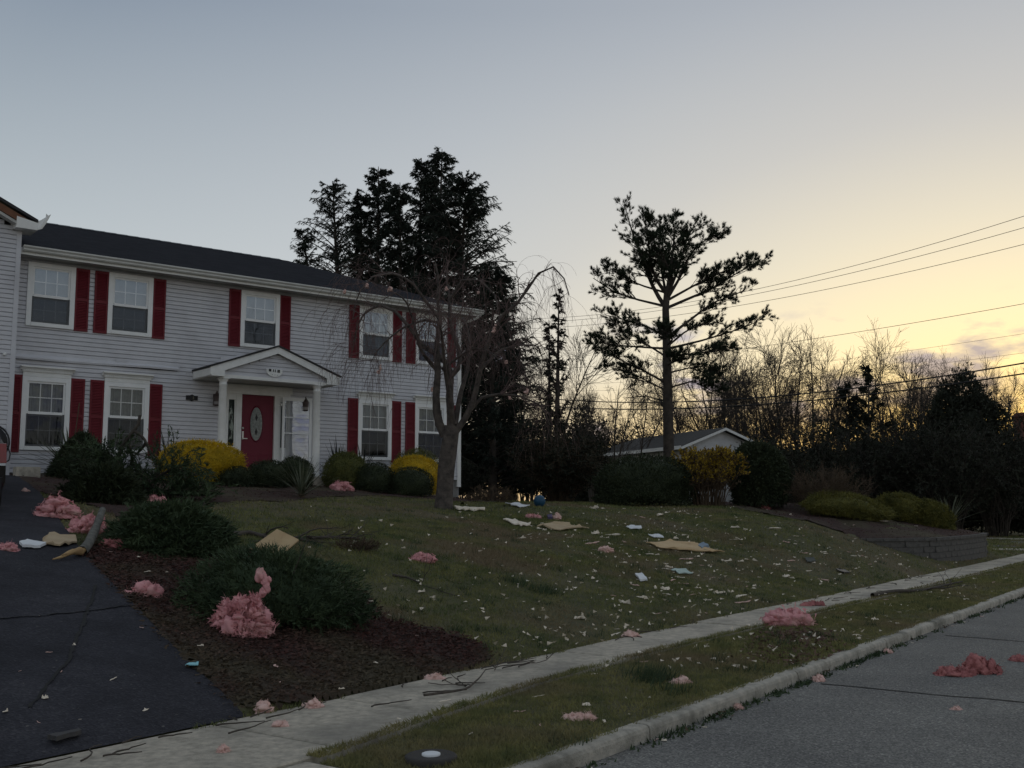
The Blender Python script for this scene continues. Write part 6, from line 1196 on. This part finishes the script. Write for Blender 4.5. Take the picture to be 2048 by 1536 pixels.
# torn evergreen limb thrown into the house bed
fc = hit(285, 990); t = thing('fallen_limb', 'torn evergreen limb thrown upright into the bed under the windows', 'branch', tuple(fc)); b3 = np.array(t.location); Yf = fc[1] - .0
pl = lambda pts, d=0.: fit([at(x, y, Yf + d * i) - b3 for i, (x, y) in enumerate(pts)], 10)
LS = [pl(((280, 830), (276, 850), (262, 868), (244, 888), (236, 920), (250, 990))), pl(((268, 862), (285, 872), (292, 884), (298, 900), (312, 930), (330, 975)), .02), pl(((291, 886), (284, 898), (276, 906)), .1), pl(((258, 890), (262, 905), (266, 925), (290, 985)), .05), pl(((280, 990), (320, 950), (350, 935), (372, 950)), -.05), pl(((250, 992), (230, 950), (225, 920), (215, 905)), -.1), pl(((300, 998), (350, 985), (385, 990)), -.12), pl(((100, 905), (120, 895), (128, 900), (118, 925), (112, 945)), .0) ]
RRl = np.array([np.linspace(.028, .045, 10)] + [np.linspace(.03, .014, 10)] * 6 + [np.linspace(.012, .018, 10)]); LSn = np.array(LS); V, F = tubes(LSn[:7], RRl[:7], 7); put('wood', mesh_np('wood', V, F, M['stick'], True), t)
r = np.random.default_rng(42); S2, B2 = grow(LSn[3:7], RRl[3:7], 42, (.4, 1.1), (.4, 1.1), (0, 0, -.08), 6, .15, .1, 1., .4, r); S3, B3 = grow(S2, B2, 7, (.15, .4), (.4, .9), (0, 0, -.03), 4, .15, .1, 1., .5, r)
for Q in (S2, S3): Q[..., 2] = np.maximum(Q[..., 2], .02)
A, T = along(S3, 13, r); V, F = leaves(A, T, .08, .02, .5, r); V2, F2 = tubes(S2, np.maximum(B2, .004), 3); put('needles', mesh_np('needles', V, F, M['juniper']), t)['kind'] = 'stuff'; put('twigs', mesh_np('twigs', V2, F2, M['stick']), t)['kind'] = 'stuff'
# sticks on the sidewalk and apron
stm = []
for k in range(5):
    L_ = fit(np.cumsum(np.vstack([[0, 0, 0], np.column_stack([.09 + .03 * rng.random(5), .035 * rng.normal(size=5), .006 * rng.normal(size=5)])]), 0), 8); L_[:, 2] = np.abs(L_[:, 2]); L_[:, 0] -= L_[:, 0].mean(); stm.append(mesh_np('stick', *tubes(L_[None], np.linspace(.009, .004, 8)[None], 5), M['stick'], True))
GS = 'twigs strewn on the sidewalk'
for i in range(70):
    s = 3.0 + 22 * rnd.random() ** 1.4; t_ = rnd.choice((rnd.uniform(T_SW0 + .1, T_SW1 - .05), rnd.uniform(T_SW1 - .25, T_SW1 - .02), rnd.uniform(T_SW1 - .25, T_SW1 - .02))); x, y = st2xy(s, t_); o = put('stick', stm[i % 5], None, (x, y, .188), (0, 0, -SA + math.pi / 2 + rnd.gauss(0, .5))); k = rnd.uniform(.2, .8); o.scale = (k, k, .8); tag(o, 'small dark twig lying on the pale sidewalk slabs', 'twig', GS)

# scraps of torn board and insulation over the lawn
scm = []
for k in range(16):
    r = np.random.default_rng(4000 + k); mb = MB(); mt2 = (M['scrap'], M['scrap'], M['palepink'], M['scrap'])[k % 4]
    if k % 2:      # ragged flake
        n = 11; a = np.sort(r.random(n)) * 6.283; asp = r.uniform(.3, .8); rr = .5 * (.35 + .8 * r.random(n)); o_ = np.stack([np.cos(a) * rr, np.sin(a) * rr * asp], 1); hz = .05 + .35 * r.random(n) ** 2; mb.prism([(x, y, 0) for x, y in o_], [(x * .8, y * .8, z) for (x, y), z in zip(o_, hz)]); scm.append(mb.mesh('scrap', mt2))
    else:          # curled strip
        L_ = np.cumsum(np.vstack([[-.5, 0, .05], np.column_stack([.2 + 0 * r.random(5), .09 * r.normal(size=5), .05 * r.normal(size=5)])]), 0); L_[:, 2] = np.abs(L_[:, 2]); L_ = fit(L_, 7); scm.append(mesh_np('scrap', *tubes(L_[None], (.05 + .06 * r.random(7))[None] * np.array([[.5, 1, 1, 1, 1, .9, .4]]), 5), mt2))
GL = 'small scraps scattered over the lawn'; cnt = 0; placed = []
def drop(P, size, grp, lab, lift=.012):
    o = put('scrap', scm[rnd.randrange(16)], None, (P[0], P[1], float(surf(P[0], P[1])) + lift - .004), (rnd.gauss(0, .15), rnd.gauss(0, .08), rnd.uniform(0, 6.28))); k = size * rnd.uniform(.7, 1.4); o.scale = (k, k * rnd.uniform(.6, 1.1), k * rnd.uniform(.35, .8)); tag(o, lab, 'scrap', grp)
tries = 0
while cnt < 235 and tries < 6000:
    tries += 1; px, py = rnd.uniform(740, 1900), 1010 + 250 * rnd.random() ** 1.25
    if rnd.random() < .55: cx_, cy_ = rnd.choice(((1250, 1120), (1330, 1090), (1400, 1150), (1500, 1120), (1560, 1165), (1180, 1080), (1640, 1110), (1090, 1060), (1300, 1190), (1440, 1190), (1720, 1130), (1360, 1130))); px, py = rnd.gauss(cx_, 45), rnd.gauss(cy_, 16)
    w = min(1, max(.15, (px - 800) / 450))
    if rnd.random() > w: continue
    P = hit(px, py); s, t_ = xy2st(P[0], P[1])
    if t_ < T_SW1 + .15 or P[1] > 36 or not not_bed(P[None, :2])[0] or (P[0] - tb[0]) ** 2 + (P[1] - tb[1]) ** 2 < .5: continue
    drop(P, max(.05, rnd.lognormvariate(-2.2, .5)), GL, 'small pale scrap of torn board or insulation on the grass lawn'); cnt += 1
cr_ = []
for i in range(1500):
    px, py = rng.uniform(620, 1960), 1012 + 330 * rng.random() ** 1.2
    if rng.random() > .25 + .75 * min(1, max(0, (px - 800) / 500)): continue
    cr_.append((px, py))
cp_ = np.array([hit(*p) for p in cr_]); cp_ = cp_[not_bed(cp_[:, :2])]; cp_[:, 2] += .025; Vq, Fq_ = leaves(cp_, np.column_stack([rng.normal(size=(len(cp_), 2)), .4 * rng.random(len(cp_))]), .055, .035, .2); tag(put('debris_crumbs', mesh_np('debris_crumbs', Vq, Fq_, M['scrap'])), 'tiny pale crumbs of debris sprinkled through the grass', kind='stuff')
for i in range(60):
    s = 6 + 22 * rnd.random() ** 1.1; x, y = st2xy(s, rnd.uniform(T_VERGE + .1, T_SW0 - .05)); drop((x, y), rnd.lognormvariate(-2.6, .4), 'small scraps on the kerb strip', 'small pale scrap on the grass strip beside the kerb')
for P in scatter(front_bed, 30): drop(P, rnd.lognormvariate(-2.9, .4), 'small scraps on the mulch', 'small pale scrap lying on the dark mulch', .06)
for P in scatter(inner, 14): drop(P, rnd.lognormvariate(-2.4, .35), 'small scraps in the raised bed', 'small pale scrap on the raised bed soil', .05)
for i in range(16):
    px, py = rnd.uniform(10, 330), rnd.uniform(1120, 1480); P = hit(px, py)
    if inpoly(P[:1], P[1:2], DRIVE_POLY)[0]: drop(P, rnd.lognormvariate(-3.0, .35), 'small scraps on the driveway', 'small pale scrap on the black driveway', .03)
for i in range(22):
    s = 6 + 16 * rnd.random(); x, y = st2xy(s, rnd.uniform(T_CURB - .16, T_CURB - .03)); drop((x, y), rnd.lognormvariate(-2.9, .35), 'small scraps in the gutter', 'small pale scrap in the street gutter at the kerb foot', .01)
